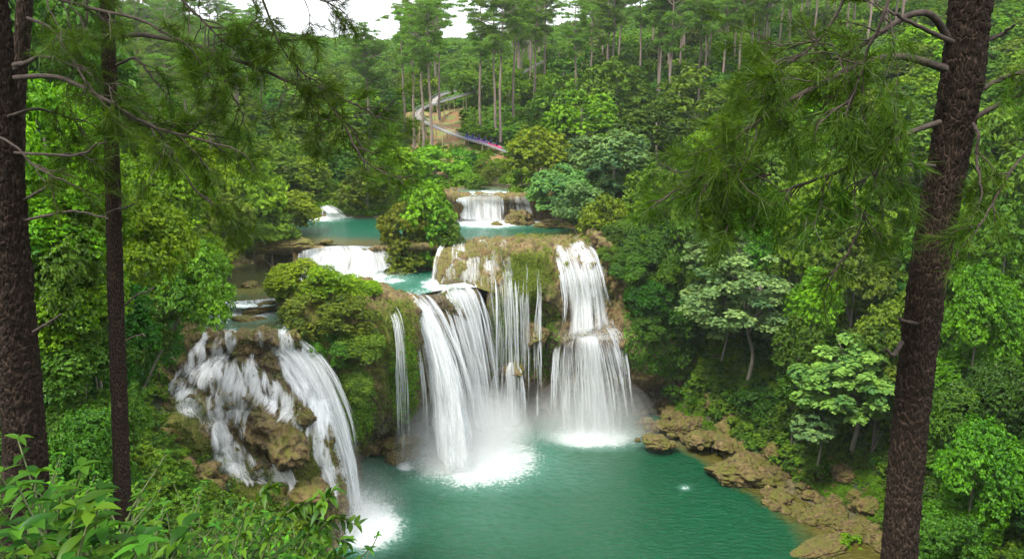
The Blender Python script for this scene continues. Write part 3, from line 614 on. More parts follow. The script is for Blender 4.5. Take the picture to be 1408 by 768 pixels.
# tall left fall
c9=[[(352,470,75.6),(380,482,75.2),(404,512,74.6),(430,570,73.7),(452,640,73),(468,712,72.4)],
    [(372,463,75.9),(398,478,75.6),(428,520,75),(452,580,74),(472,645,73),(482,716,71.8)],
    [(392,460,76.2),(412,474,76),(440,510,75.4),(466,575,74.4),(484,645,73.3),(494,714,72.2)],
    [(404,460,76.4),(420,472,76.4),(450,505,76),(478,570,75.2),(492,640,74.2),(502,706,73.4)]]
fall('tall white fall sweeping down to the right beside the bushy promontory',PZ(490,712,0),
 [dict(cols=c9,nu=120,nv=120,dens=1.02,seed=23,edge=.16,wob=.25),dict(cols=c9,nu=100,nv=110,dens=.6,seed=24,off=.4,edge=.2,wob=.4),dict(cols=c9[1:],nu=100,nv=110,dens=.9,seed=25,off=-.35)])
c10=[[(628,272,Z,26.5),(630,280,122.8),(632,304,121.6)],[(655,268,Z,26.5),(656,280,122.4),(657,305,121.2)],[(690,269,Z,26.45),(691,281,122.4),(692,305,121.2)]]
c10b=[[(698,270,Z,26.5),(699,281,122.6),(700,302,121.8)],[(730,270,Z,26.5),(733,284,122.4),(741,306,121.2)]]
fall('topmost waterfall, a low wide curtain above the upper pool',PZ(665,304,22.3),[dict(cols=c10,nu=80,nv=40,dens=.84,seed=26,edge=.04,wob=.08),dict(cols=c10,nu=70,nv=30,dens=.5,seed=27,off=.2,wob=.08),dict(cols=c10b,nu=50,nv=40,dens=.6,seed=28,edge=.1,wob=.08)])
c11=[[(412,345,Z,22.2),(412,360,101),(408,386,97.2)],[(440,339,Z,22.4),(440,352,101),(430,386,97.)],[(470,337,Z,22.4),(476,350,101.5),(470,384,97.3)],[(505,338,Z,22.4),(514,348,101.8),(520,376,98.8)],[(522,338,Z,22.4),(532,350,101.8),(541,368,100.4)]]
fall('wide low cascade pouring into the left end of the middle pool',PZ(470,380,19),[dict(cols=c11,nu=110,nv=50,dens=.86,seed=29,edge=.05,wob=.1),dict(cols=c11,nu=90,nv=40,dens=.5,seed=30,off=.25,wob=.1)])
c12=[[(440,284,127),(444,292,123),(440,300,Z,22.4)],[(452,282,127),(470,292,123),(490,299,Z,22.4)]]
fall('little white rapids entering the upper pool from the left',PZ(455,300,22.3),[dict(cols=c12,nu=40,nv=30,dens=.8,seed=31,edge=.2,wob=.05)])
# water sliding over the rock surfaces
def drape(label, src, streams, off=.22, seed=0, layers=2, boost=1., smooth=10):
    L=LOFTS[src]; G=L['G'][::4,::4]; nu,nv=G.shape[:2]; N=gnormals(G); N=-N if N[...,1].mean()>0 else N
    # smooth the sheet a little so it bridges the cracks
    S=G.copy()
    for _ in range(smooth): S[1:-1,1:-1]=(S[:-2,1:-1]+S[2:,1:-1]+S[1:-1,:-2]+S[1:-1,2:]+S[1:-1,1:-1]*2)/6
    N=gnormals(S); N=-N if N[...,1].mean()>0 else N
    px,py=proj(G.reshape(-1,3)); wpx=px+fbm(np.c_[py/14,px/20,px*0+seed],2)*3
    d=np.zeros(px.shape)
    for s in streams:
        r=pline(wpx,py,s['p']); d=np.maximum(d,s.get('d',.9)*np.clip((1.3-r)/.8,0,1))
    d=d*(1-(.55 if src=='left_ledges' else .0)*np.clip(np.abs(fbm(np.c_[px/26+seed*3,py/90,px*0],2))*-4.5+1,0,1))
    d2=d.reshape(nu,nv); keep=(d2[:-1,:-1]+d2[1:,1:]+d2[1:,:-1]+d2[:-1,1:]).ravel()>.02
    U=np.cumsum(np.r_[np.zeros((1,nv)),np.linalg.norm(np.diff(S,axis=0),axis=2)],0); Vv=np.cumsum(np.c_[np.zeros((nu,1)),np.linalg.norm(np.diff(S,axis=1),axis=2)],1)
    t=None; ids=np.unique(grid_faces(nu,nv)[keep]); c=S.reshape(-1,3)[ids].mean(0)
    t=thing('waterfall',c,label,'waterfall')
    for k in range(layers):
        P=(S+N*(off*(1+k*.9))).reshape(-1,3); P=P+N.reshape(-1,3)*(fbm(np.c_[U.ravel()*1.2,Vv.ravel()*.2,U.ravel()*0+k*7],2)*.05)[:,None]
        F=grid_faces(nu,nv)[keep]; mp=np.full(nu*nv,-1); mp[ids]=np.arange(len(ids))
        # u follows the mean width so the streaks run down the rock
        um=np.broadcast_to(U.mean(1)[:,None],(nu,nv)).ravel()
        link('water_sheet',new_mesh('water_sheet',P[ids]-c,mp[F],uv=np.c_[um+k*9.1+seed,Vv.ravel()][ids],attrs={'dens':d[ids]*boost*(1-.3*k)},mat=M['drape']),t)
    return t
drape('terraced white cascade fanning over mossy ledges on the left','left_ledges',[
 dict(p=[(285,462,6),(276,480,10),(262,505,13),(248,525,14)],d=.85),
 dict(p=[(318,458,12),(312,478,14),(300,500,18),(285,520,22)],d=.85),
 dict(p=[(360,462,12),(358,478,10),(345,495,6)],d=.5),
 dict(p=[(388,462,16),(392,478,20),(400,505,22),(425,545,24),(445,590,20)],d=.95),
 dict(p=[(330,512,20),(320,530,35),(312,548,42),(300,575,30)],d=.66),
 dict(p=[(340,515,22),(365,540,28),(400,570,20),(425,590,14),(450,640,8),(458,690,7)],d=.72),
 dict(p=[(245,535,16),(258,550,22),(285,575,22),(308,605,20),(315,635,20)],d=.9),
 dict(p=[(335,560,14),(330,590,10),(325,610,16),(330,640,22)],d=.75),
 dict(p=[(310,632,22),(345,648,28),(385,650,14)],d=.8),
 dict(p=[(215,588,10),(205,602,11),(192,615,10)],d=.8),
 dict(p=[(300,655,12),(310,668,12)],d=.5),
 dict(p=[(395,655,10),(410,678,12),(425,700,12)],d=.75),
 dict(p=[(395,575,5),(420,600,6),(440,640,6),(447,690,6)],d=.6)],seed=1,off=.36,boost=1.2,smooth=3)
drape('white water sliding over the left shoulder of the rounded rock into the middle pool','dome_left',[
 dict(p=[(606,338,9),(598,358,10),(592,388,12)],d=.75),dict(p=[(634,338,9),(626,362,13),(616,392,17)],d=.62),
 dict(p=[(660,340,12),(650,365,14),(640,396,17)],d=.58),dict(p=[(682,338,14),(676,365,14),(670,398,14)],d=.6)],off=.2,seed=2,smooth=16)
drape('streaked water spilling over the rounded rock and its sunlit brow','falls_wall',[
 dict(p=[(665,340,14),(672,365,16),(680,396,16)],d=.6),dict(p=[(690,340,11),(698,370,12),(703,404,9)],d=.58),
 dict(p=[(768,340,9),(774,365,10),(780,400,9)],d=.7),dict(p=[(795,338,12),(805,362,14),(815,400,14)],d=.75),
 dict(p=[(815,342,8),(826,372,8),(832,410,6)],d=.6),
 dict(p=[(740,462,10),(742,490,12)],d=.4),dict(p=[(835,440,8),(845,462,8),(850,500,5)],d=.5)],off=.2,seed=3,smooth=16)
sp_in=[[(300,413,Z,19.42),(302,418,Z,19.3),(304,427,Z,18.58)],[(338,413,Z,19.42),(340,419,Z,19.3),(342,430,Z,18.58)],[(374,410,Z,19.42),(378,416,Z,19.3),(382,427,Z,18.58)]]
fall('foot high step of white water crossing the left stream above the cascade',PZ(340,428,18.6),[dict(cols=sp_in,nu=70,nv=24,dens=.8,seed=33,edge=.06,wob=.05),dict(cols=sp_in,nu=60,nv=24,dens=.5,seed=34,edge=.06,wob=.05,off=.12)])
c13=[[(712,352,Z,22.),(716,372,97.2),(718,420,95.2),(718,500,95.2),(716,588,95.6)],[(722,350,Z,22.3),(728,372,96.6),(729,420,94.6),(729,500,94.9),(728,586,95.4)]]
fall('faint veil of drops falling in front of the mossy brow',PZ(722,586,0),[dict(cols=c13,nu=40,nv=100,dens=.36,seed=41,edge=.5)])
# ------------------------------------------------------------------ spray: thin even mist hanging where the falls hit the pool
def mist(loc, r, dens, label):
    n=24; th=np.linspace(0,np.pi,n); ph=np.linspace(0,2*np.pi,n*2,endpoint=False)
    P=np.stack([np.sin(th)[None]*np.cos(ph)[:,None],np.sin(th)[None]*np.sin(ph)[:,None],np.cos(th)[None]*np.ones((n*2,1))],-1).reshape(-1,3)*np.array(r)
    key='mist%g'%dens
    if key not in M:
        m,nt,out=mat_new('spray'); N=NT(nt); v=N.n('VolumePrincipled'); v.inputs['Density'].default_value=dens; v.inputs['Color'].default_value=(.95,.97,.97,1); v.inputs['Anisotropy'].default_value=.1
        N.l(v.outputs[0],out.inputs['Volume']); M[key]=m
    o=link('spray',new_mesh('spray',P,grid_faces(n*2,n,True)[:,::-1],mat=M[key]),None,loc,kind='stuff')
    return o
def mist_col(px,py,R,hgt,dens,Yo=0):
    b=PZ(px,py,0); b[1]+=Yo
    [mist((b[0],b[1],hgt*.12*f),(R*f,R*.75*f,hgt*.75*f),dens*.5,'') for f in (1.3,1.15,1.,.85,.7,.55,.4)]
mist_col(640,630,6.5,8,.07); mist_col(665,600,5,7,.05)
mist_col(815,600,6.5,7,.045,1); mist_col(492,712,4.2,6,.018)
mist_col(720,590,7,5,.02,1)

# flying droplets above the foam
def drops(px,py,n,sx,sy,sz,seed,loc=None):
    rg=np.random.default_rng(seed); b=PZ(px,py,0) if loc is None else loc
    P=b+np.c_[rg.normal(size=n)*sx,rg.normal(size=n)*sy,np.abs(rg.normal(size=n))*sz]; d=unit(rg.normal(size=(n,3))); u,w=rot_to(d,rg.uniform(0,6,n)); s=rg.uniform(.014,.034,n)[:,None]
    V=np.stack([P-u*s,P+u*s,P+w*s*1.5],1).reshape(-1,3); o=link('spray',new_mesh('spray',V,np.arange(n*3).reshape(-1,3),smooth=False,mat=M['drop']),kind='stuff'); return o
M['drop']=flat_white=mat_new('droplets')[0]; _nt=M['drop'].node_tree; _N=NT(_nt); _d=_N.n('BsdfDiffuse'); _d.inputs[0].default_value=(.92,.94,.95,1); _t=_N.n('BsdfTranslucent'); _t.inputs[0].default_value=(.92,.94,.95,1); _m=_N.n('MixShader'); _N.l(_d.outputs[0],_m.inputs[1]); _N.l(_t.outputs[0],_m.inputs[2]); _N.l(_m.outputs[0],[n for n in _nt.nodes if n.type=='OUTPUT_MATERIAL'][0].inputs[0])
drops(630,640,52000,2.6,1.8,1.2,1); drops(672,606,26000,1.6,1.5,1.2,2); drops(815,604,34000,3.2,1.0,.7,3); drops(490,712,34000,1.5,1.6,1.1,4); drops(557,643,2500,.4,.4,.3,5); drops(700,590,8000,1.2,.8,.6,6)
drops(675,305,8000,3.2,.5,.25,7,PZ(675,305,22.3)); drops(475,383,12000,3.4,.8,.3,8,PZ(475,381,19.)); drops(0,0,7000,1.6,.6,.6,9,PY(815,466,94)); drops(0,0,9000,2.,.8,.4,10,PY(300,560,73.4)); drops(0,0,7000,1.6,.6,.4,11,PY(350,650,70))
for _i,(_x,_y,_Y) in enumerate([(262,545,74.),(300,505,75),(345,525,74),(310,585,72),(395,525,74.8),(430,590,73),(300,640,70.5),(415,690,68.5),(450,650,72)]): drops(0,0,3500,.9,.35,.35,60+_i,PY(_x,_y,_Y))
# ------------------------------------------------------------------ leaves and crowns
def leaf_quads(C, Nrm, size, asp=.55, fold=0.25, rg=RNG):
    n=len(C); roll=rg.uniform(0,6.28,n); a,b=rot_to(unit(Nrm),roll); s=(size*rg.uniform(.65,1.35,n))[:,None]
    base=C-a*s*.5; tip=C+a*s*.5; l=C+b*s*asp*.5+Nrm*s*fold*.4; r=C-b*s*asp*.5+Nrm*s*fold*.4
    V=np.stack([base,r,tip,l],1).reshape(-1,3); F=np.arange(n*4).reshape(n,4); return V,F
def puff_points(c, r, n, rg, flat=.8, hemi=-.35):
    """points in the outer shell of one leaf mass, more on its upper side, gathered in sprays"""
    ns=max(1,n//7); d=unit(rg.normal(size=(ns,3))); d=d[d[:,2]>hemi+rg.uniform(-.3,.3,len(d))]
    if len(d)==0: d=np.array([[0,0,1.]])
    rad=r*(.72+.34*rg.random(len(d)))*(1+.22*fbm(d*2.3+c*1.7,2))
    sc=c+d*rad[:,None]*np.array([1,1,flat])
    k=7; P=np.repeat(sc,k,0)+rg.normal(size=(len(sc)*k,3))*np.array([.16,.16,.07])*r*.55
    D=np.repeat(d,k,0); t=np.repeat(rg.random(len(sc)),k)
    return P,D,t
def crown_mesh(name, R, seed, leaf=.28, nl=9000, flat=.8, npuff=34, mat='leaf', shape=1., layered=0.):
    rg=np.random.default_rng(seed); Ps=[];Ds=[];Ts=[]
    centers=[]
    for i in range(npuff):
        d=unit(rg.normal(size=3)); d[2]=abs(d[2])*1.05-.4 if rg.random()<.7 else d[2]; d=unit(d)
        rr=R*(.58+.22*rg.random())*(1+.25*pnoise(np.array([d*1.6+seed]))[0])
        c=d*rr*np.array([1,1,flat*shape])
        if layered: c[2]=np.round(c[2]/layered)*layered+rg.normal()*.1*layered
        centers.append((c,R*rg.uniform(.2,.38)))
    tot=sum(r*r for _,r in centers)
    for c,r in centers:
        P,D,t=puff_points(c,r,int(nl*r*r/tot*1.7),rg,flat=.45 if layered else .75)
        Ps.append(P);Ds.append(D);Ts.append(np.clip(t*.55+rg.random()*.5-.05,0,1))
    P=np.vstack(Ps);D=np.vstack(Ds);T=np.concatenate(Ts)
    N=unit(D*.55+np.array([0,0,.65])+rg.normal(size=P.shape)*.38)
    V,F=leaf_quads(P,N,leaf,rg=rg)
    return new_mesh(name,V,F,attrs={'tint':np.repeat(T,4)},smooth=False,mat=M[mat])
def trunk_mesh(hgt, R, seed, r0=.22, lean=.06):
    rg=np.random.default_rng(seed); b=MB(); n=9
    P=np.c_[np.cumsum(rg.normal(size=n)*lean*.4),np.cumsum(rg.normal(size=n)*lean*.4),np.linspace(-1.5,hgt*1.0,n)]
    b.tube(P,np.linspace(r0*1.3,r0*.45,n),8)
    for k in range(8):
        t=rg.uniform(.5,.95); s=P[int(t*(n-1))]; d=unit(np.array([*rg.normal(size=2),.7])); L=R*rg.uniform(.5,.9)
        Q=np.array([s,s+d*L*.4+np.array([0,0,.1*L]),s+d*L*.75+np.array([0,0,.25*L]),s+d*L+np.array([0,0,.3*L])]); b.tube(Q,[r0*.4,r0*.28,r0*.18,r0*.06],5)
    return b.mesh('trunk',M['bark_grey'])
print('crowns'); 
CR=[('r',crown_mesh('crown',4.,10+i,.40,7500,.78+.06*(i%3),30+3*(i%3)),4.) for i in range(6)]
CRL=[('l',crown_mesh('crown',4.,30+i,.42,6500,.8,26,layered=1.1),4.) for i in range(3)]     # tiered sprays
CRN=[('n',crown_mesh('crown',3.,40+i,.20,17000,.85,36,mat='leaf_near'),3.) for i in range(4)]
CRF=[('f',crown_mesh('crown',4.5,50+i,.5,4200,.8,26),4.5) for i in range(4)]
CRS=[('s',crown_mesh('foliage',1.5,60+i,.20,2600,.75,14),1.5) for i in range(4)]             # shrubs
TR=[trunk_mesh(1.,.5,70+i,.035,.03) for i in range(4)]  # unit tall, scaled
TINT=dict(mid=(1,1,1),dark=(.55,.72,.62),yellow=(1.45,1.42,.7),light=(1.4,1.3,.85),grey=(1.0,1.0,4.5),pale=(.95,1.08,2.6),bright=(1.35,1.5,.6),sun_tint=(2.0,1.7,.45),lime=(2.9,2.1,.7),dry=(2.2,1.45,1.6),olive=(1.4,1.15,.9),deep=(.42,.62,.5))  # yellow sunlight on the left trees is put into their leaf colour
def tree_at(pos, R, tint, fam, k, label, group=None, name='broadleaf_tree', trunk=True, zs=1., ground=None):
    _,me,r0=fam[k%len(fam)]; s=R/r0
    gz=H(pos[0],pos[1]) if ground is None else ground
    top=max(pos[2]-gz,.8); k0=top/(1.15*R)
    if k0>1.15 and zs==1.: zs=min(1.75,k0); top=top-(zs-1)*R*.55
    if 'shrub' in label or 'bush' in label: trunk=False
    pxx=proj(np.array([pos]))[0][0]; dx=0.
    if trunk and pos[1]<70 and 170<pxx<310 and top>1.4*R: dx=-7.; g2=H(pos[0]+dx,pos[1]); top=top+gz-g2; gz=g2; top=max(top,1.)
    t=thing(name,(pos[0]+dx,pos[1],gz),label,'tree' if 'tree' in name else 'shrub',group)
    c=link('crown' if 'tree' in name else 'foliage',me,t,(-dx,0,top)); c.scale=(s,s*RNG.uniform(.9,1.1),s*zs); c.rotation_euler=(RNG.uniform(-.15,.15),RNG.uniform(-.15,.15),RNG.uniform(0,6.28)); 
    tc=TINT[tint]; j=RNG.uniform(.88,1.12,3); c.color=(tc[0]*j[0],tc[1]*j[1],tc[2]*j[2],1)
    for q,f in ((1.35,.9),(2.5,.85)):
        lx,ly=proj(np.array([[pos[0]+R*.9,pos[1],gz+top-q*R]]))
        if 185<lx[0]<520 and ly[0]>395 and pos[1]<77: continue
        if top>(q+.75)*R and fam in (CR,CRL,CRN) and pos[1]<165:
            c2=link('crown',fam[(k+1)%len(fam)][1],t,(RNG.normal()*.2*R-dx,RNG.normal()*.2*R,top-q*R)); c2.scale=(s*f,s*f,s*1.1); c2.rotation_euler=(0,0,RNG.uniform(0,6)); c2.color=c.color
    if trunk:
        w=link('trunk',TR[k%4],t,(0,0,0)); w.scale=(R*1.2,R*1.2,(top+R*.3) if not dx else math.hypot(top,dx)); w.rotation_euler=(0,math.atan2(-dx,top),0)
    return t
def tree_px(px,py,Y,Rpx,tint,fam,k,label,group=None,**kw):
    p=PY(px,py,Y); R=Rpx/FP*Y*1.03
    return tree_at(p,R,tint,fam,k,label,group,**kw)
# hand placed trees, as seen
T_=[ # px,py,Y,Rpx,tint,fam,label
(585,294,103.5,46,'yellow',CR,'rounded light green tree on the rocky islet between the upper and middle pools'),
(556,308,102.5,34,'olive',CR,'smaller olive green bush tree leaning on the left of the islet tree'),
(612,318,102,24,'mid',CR,'low green shrub tree at the right foot of the islet tree'),
(576,276,104,24,'yellow',CR,'yellowish topmost bough tree of the islet'),
(505,262,127,46,'mid',CR,'broad green tree on the far shore of the upper pool, left of the islet tree'),
(448,232,140,44,'deep',CR,'dark blue green tree behind the left rapids'),
(550,238,132,42,'light',CR,'light green tree behind the islet, left of the twin pines'),
(600,235,138,44,'light',CR,'pale green tree just below the coaster track and behind the islet'),
(640,238,145,28,'mid',CR,'small green tree at the edge of the dirt clearing'),
(480,215,150,34,'mid',CR,'mid green tree above the dark tree on the far shore'),
(400,290,112,38,'olive',CR,'olive tree with bare twigs on the left shore of the upper pool'),
(345,262,104,56,'light',CRL,'wide layered green tree on the left shore above the channel'),
(372,318,102,40,'mid',CRL,'spreading tree reaching over the left shore of the upper pool'),
(290,300,92,56,'mid',CR,'large green tree left of the shallow channel'),
(320,220,118,50,'light',CR,'light yellow green tree high on the left bank'),
(270,225,95,52,'sun_tint',CR,'yellow green tree above the large left tree'),
(230,250,60,60,'sun_tint',CRN,'tree tinted sunlit yellow behind the slender pine trunk'),
(740,215,130,50,'yellow',CR,'bright yellow green tree overhanging the right of the topmost waterfall'),
(718,246,127,22,'yellow',CR,'small yellowish tree beside the dirt clearing and the topmost waterfall'),
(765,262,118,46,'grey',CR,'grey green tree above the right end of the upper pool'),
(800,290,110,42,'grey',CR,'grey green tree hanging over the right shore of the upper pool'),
(800,165,145,52,'yellow',CR,'tall yellow green tree with a pale stem on the right slope'),
(850,120,160,44,'mid',CR,'green dome shaped tree below the ridge pines'),
(765,135,165,36,'mid',CR,'mid green tree right of the upper coaster track'),
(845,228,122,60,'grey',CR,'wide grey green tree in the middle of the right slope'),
(835,305,105,40,'olive',CR,'olive tree above the right waterfall'),
(866,330,103,34,'yellow',CRL,'yellow green tree hanging over the right cliff'),
(905,185,132,52,'dark',CR,'dark green tree in the middle of the right slope canopy'),
(905,265,113,46,'mid',CR,'mid green tree above the vine covered cliff'),
(960,140,150,56,'mid',CR,'broad green tree under the ridge pines'),
(975,225,120,54,'light',CR,'light green tree behind the tip of the right pine bough'),
(880,400,101.5,34,'mid',CR,'green tree clinging to the cliff right of the right waterfall'),
(925,345,102.5,42,'dark',CR,'dark tree above the right cliff'),
(960,300,106,44,'mid',CR,'mid green tree beneath the light one on the right slope'),
(1040,215,112,58,'mid',CR,'green tree half hidden behind the right pine needles'),
(1020,330,98,42,'dark',CR,'dark tree just above the pale big leaved tree'),
(1110,290,98,56,'bright',CR,'fresh green tree on the right slope behind the pine boughs'),
(1190,240,100,60,'mid',CR,'large green tree behind the right pine boughs'),
(1180,360,88,54,'mid',CR,'green tree left of the leaning pine trunk'),
(1120,400,86,40,'bright',CR,'bright green vine draped tree between the two pale trees'),
(930,430,99,36,'dark',CR,'dark tree at the left of the pale big leaved tree'),
(1100,470,82,36,'dark',CR,'dark tree above the lower pale tree'),
(1220,450,76,44,'mid',CR,'green tree behind the leaning pine trunk'),
(1345,640,52,62,'bright',CRN,'large bright green tree in the lower right corner'),
(1385,540,58,55,'dark',CRN,'dark tree at the right edge above the bright corner tree'),
(1300,560,58,46,'mid',CRN,'green tree just right of the lower pine trunk'),
(1300,760,46,60,'mid',CRN,'green bushes at the foot of the leaning pine trunk'),
(1350,430,64,62,'bright',CRN,'vine covered tree right of the leaning pine trunk'),
(1300,330,78,60,'mid',CR,'green tree behind the right pine trunk'),
(1385,330,74,60,'dark',CR,'dark green tree at the right edge halfway up'),
(1350,230,92,70,'mid',CR,'broad green tree behind the upper part of the leaning pine'),
(1260,190,108,66,'mid',CR,'green canopy tree between the pine boughs'),
(1395,160,110,60,'dark',CR,'dark tree under the ridge pines at the right edge'),
(60,180,30,80,'sun_tint',CRN,'yellow green tree tinted as sunlit behind the left pine trunk'),
(110,265,32,74,'sun_tint',CRN,'yellow green tree tinted as sunlit between the two left pine trunks'),
(200,330,42,62,'sun_tint',CRN,'yellow green tree right of the slender pine trunk'),
(255,385,52,62,'light',CRN,'light green tree at the left bank of the shallow channel'),
(190,415,50,60,'mid',CRN,'mid green tree hanging over the left cascade'),
(222,452,62,34,'dark',CRN,'dark bush tree at the left lip of the cascade'),
(80,370,30,80,'mid',CRN,'green tree between the left pine trunks at mid height'),
(30,300,34,70,'light',CRN,'pale green tree at the left edge'),
(140,430,36,66,'dark',CRN,'dark tree behind the slender pine trunk'),
(90,500,33,60,'deep',CRN,'shaded dark tree low between the left pine trunks'),
(168,505,52,44,'dark',CRN,'dark green shrub tree left of the cascade'),
(140,545,40,60,'mid',CRN,'green bush tree behind the lower part of the slender pine'),
(110,620,26,70,'mid',CRN,'leafy green bush tree between the lower trunks'),
(150,590,46,34,'dark',CRN,'dark bush beside the cascade foot on the left'),
(170,170,75,70,'mid',CR,'green forest tree high behind the slender pine'),
(90,110,70,90,'dark',CR,'dark forest tree high on the left hill'),
(30,60,60,90,'deep',CR,'very dark tree in the upper left corner'),
]
for i,(px,py,Y,r,tt,fam,lab) in enumerate(T_):
    tree_px(px,py,Y,r,tt,fam,i,lab,name='broadleaf_tree')
# the two pale big leaved trees and their grey neighbour
def umbrella_crown(name, R, seed, leaf, n, tint_base):
    rg=np.random.default_rng(seed); Ps=[];Ns=[];Ts=[]
    for i in range(120):
        a=rg.uniform(0,6.28); rr=R*np.sqrt(rg.uniform(0,1)); z=R*1.05*np.sqrt(max(0,1-(rr/R)**2))*rg.uniform(-.7,1)
        c=np.array([np.cos(a)*rr,np.sin(a)*rr,z]); pr=R*rg.uniform(.16,.28); k=int(n/120)
        d=unit(rg.normal(size=(k,3)))*rg.random((k,1))**.5
        Ps.append(c+d*pr*np.array([1,1,.28])-np.array([0,0,1])*(np.hypot(d[:,0],d[:,1])**2*pr*.3)[:,None]); Ns.append(unit(np.array([0,0,1.])+d*.5+rg.normal(size=(k,3))*.28)); Ts.append(np.full(k,rg.random()*.6)+rg.random(k)*.4)
    P=np.vstack(Ps);N=np.vstack(Ns); V,F=leaf_quads(P,N,leaf,asp=.72,rg=rg)
    return new_mesh(name,V,F,attrs={'tint':np.repeat(np.concatenate(Ts),4)},smooth=False,mat=M['leaf'])
def forked(h,R,seed,r0):
    rg=np.random.default_rng(seed); b=MB()
    fork=h*.45
    P=np.array([[0,0,-1.5],[.05*h,0,fork*.5],[0,.02*h,fork]]); b.tube(catmull(P,8),np.linspace(r0*1.2,r0,8),9,.5)
    for s in (-1,1):
        Q=np.array([[0,.02*h,fork],[s*.06*h,0,fork+.25*h],[s*.1*h,.05*h,h]]); Qc=catmull(Q,8); b.tube(Qc,np.linspace(r0*.8,r0*.35,8),8,.5)
        for k in range(7):
            st=Qc[rg.integers(2,8)]; d=unit(np.array([*rg.normal(size=2),.35])); L=R*rg.uniform(.5,.9); b.tube(np.array([st,st+d*L*.5,st+d*L+[0,0,.15*L]]),[r0*.35,r0*.22,r0*.08],5,.5)
    return b.mesh('trunk',M['bark_grey'])
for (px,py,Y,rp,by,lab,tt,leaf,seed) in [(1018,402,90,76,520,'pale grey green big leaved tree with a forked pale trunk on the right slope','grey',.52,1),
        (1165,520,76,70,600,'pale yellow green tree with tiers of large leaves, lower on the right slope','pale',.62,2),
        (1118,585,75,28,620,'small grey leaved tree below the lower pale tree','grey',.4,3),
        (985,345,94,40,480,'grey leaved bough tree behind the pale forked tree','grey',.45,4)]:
    p=PY(px,py,Y); R=rp/FP*Y; base=PY(px+8,by,Y); t=thing('broad_leaved_tree',base,lab,'tree')
    hgt=p[2]-base[2]; c=link('crown',umbrella_crown('crown',R,seed,leaf,13000 if rp>50 else 6000,0),t,(p[0]-base[0],0,hgt-R*.15)); tc=TINT[tt]; c.color=(tc[0]*1.35,tc[1]*1.2,tc[2]*1.5,1)
    link('trunk',forked(hgt+R*.2,R,seed,.2 if rp>50 else .1),t)
# the promontory: bright bush on top, drying creeper down its face
def bush(px,py,Y,Rpx,tint,k,label,zs=1.,group=None):
    p=PY(px,py,Y); R=Rpx/FP*Y
    return tree_at(p,R,tint,CRN,k,label,group,name='bush',trunk=False,zs=zs,ground=p[2]-R*.8)
bush(415,390,83,50,'lime',0,'bright green bush on top of the promontory at its left end',.9)
bush(455,394,81.5,44,'lime',1,'bright green bush on the crest of the promontory',.95)
bush(428,436,79.5,44,'dry',2,'olive creeper bush on the upper face of the promontory')
bush(480,438,78.8,42,'dry',3,'dull olive bush below the crest of the promontory, right side')
bush(496,480,78,33,'dry',0,'dry olive creeper hanging on the right face of the promontory',1.3)
bush(452,482,78,38,'mid',1,'green creeper hanging on the front face of the promontory',1.2)
bush(490,528,78,28,'dry',2,'dry hanging creeper above the mossy foot of the promontory',1.4)
bush(400,405,85,26,'lime',3,'bright green bush at the left edge of the promontory above the left stream')
bush(500,402,83,26,'lime',0,'light green bush behind the mossy lip of the promontory')
bush(514,470,79,18,'dry',2,'narrow drying creeper next to the mossy lip',1.7)
bush(478,570,79,16,'bright',2,'bright green ferny bush low on the promontory face',1.2)
for i,(px,py,Y,r,tt) in enumerate([(862,372,96.6,28,'mid'),(888,412,96,30,'dark'),(922,428,97.5,34,'mid'),(893,452,95.2,22,'mid'),(838,352,98.5,18,'olive'),(852,326,101,28,'mid'),(882,350,102,30,'dark'),(915,376,102.5,30,'mid'),(960,398,103,32,'olive'),(1000,430,102,34,'mid'),(880,345,99.5,32,'mid'),(910,385,98.5,34,'olive'),(950,400,100,34,'mid'),(955,470,99.8,30,'dark'),(935,505,98.8,22,'mid'),(985,515,100,30,'deep'),(850,345,100.5,22,'olive'),(1010,540,97,26,'dark'),(1050,560,94,26,'mid'),(1040,500,97,32,'dark'),(1085,560,86,30,'dark'),(1000,470,100,30,'mid')]):
    bush(px,py,Y,r,tt,i,'leafy shrub hanging on the vine covered cliff right of the falls',1.25,group='shrubs on the right cliff')
for i,(px,py,Y,r,tt) in enumerate([(655,252,131,16,'mid'),(640,248,134,18,'light'),(675,244,136,17,'mid'),(698,248,134,15,'light'),(722,244,134,16,'mid'),(665,232,142,18,'mid'),(690,230,145,16,'olive')]):
    p=PY(px,py,Y); tree_at(p,r/FP*Y,tint=tt,fam=CR,k=i,label='low green shrub on the bank above the topmost waterfall',group='shrubs above the topmost waterfall',name='bush',trunk=False,ground=p[2]-r/FP*Y*.8)
# auto filled canopy on the slopes
hand=[(PY(a,b,c)[:2],d/FP*c) for a,b,c,d,_,_,_ in T_]
def autofill(x0,x1,y0,y1,step,fam,Rr,tints,label,group,pxr,lift,cap=999,avoid=1.2,cond=None):
    n=0
    for X in np.arange(x0,x1,step):
        for Y in np.arange(y0,y1,step):
            if n>=cap: return
            x=X+RNG.uniform(-.45,.45)*step; y=Y+RNG.uniform(-.45,.45)*step; z=H(x,y)
            R=RNG.uniform(*Rr); zc=z+RNG.uniform(*lift)
            px,py=proj(np.array([[x,y,zc]])); px,py=px[0],py[0]
            if not (pxr[0]<px<pxr[1] and pxr[2]<py<pxr[3]): continue
            if any(np.hypot(x-h[0][0],y-h[0][1])<avoid*.5*(h[1]+R) for h in hand): continue
            if min(pdist(np.array([x]),np.array([y]),P)[0] for P in (P_B,P_A,P_C,P_D1,P_D2))<R*.8 or pdist(np.array([x]),np.array([y]),P_LOW)[0]<R*.9: continue
            if cond and not cond(px,py,x,y,z): continue
            tree_at(np.array([x,y,zc]),R,tints[RNG.integers(len(tints))],fam,int(RNG.integers(9)),label,group); n+=1
    return
clearing=lambda px,py,x,y,z: not(540<px<650 and 135<y<215) and not(600<px<745 and 118<y<165)
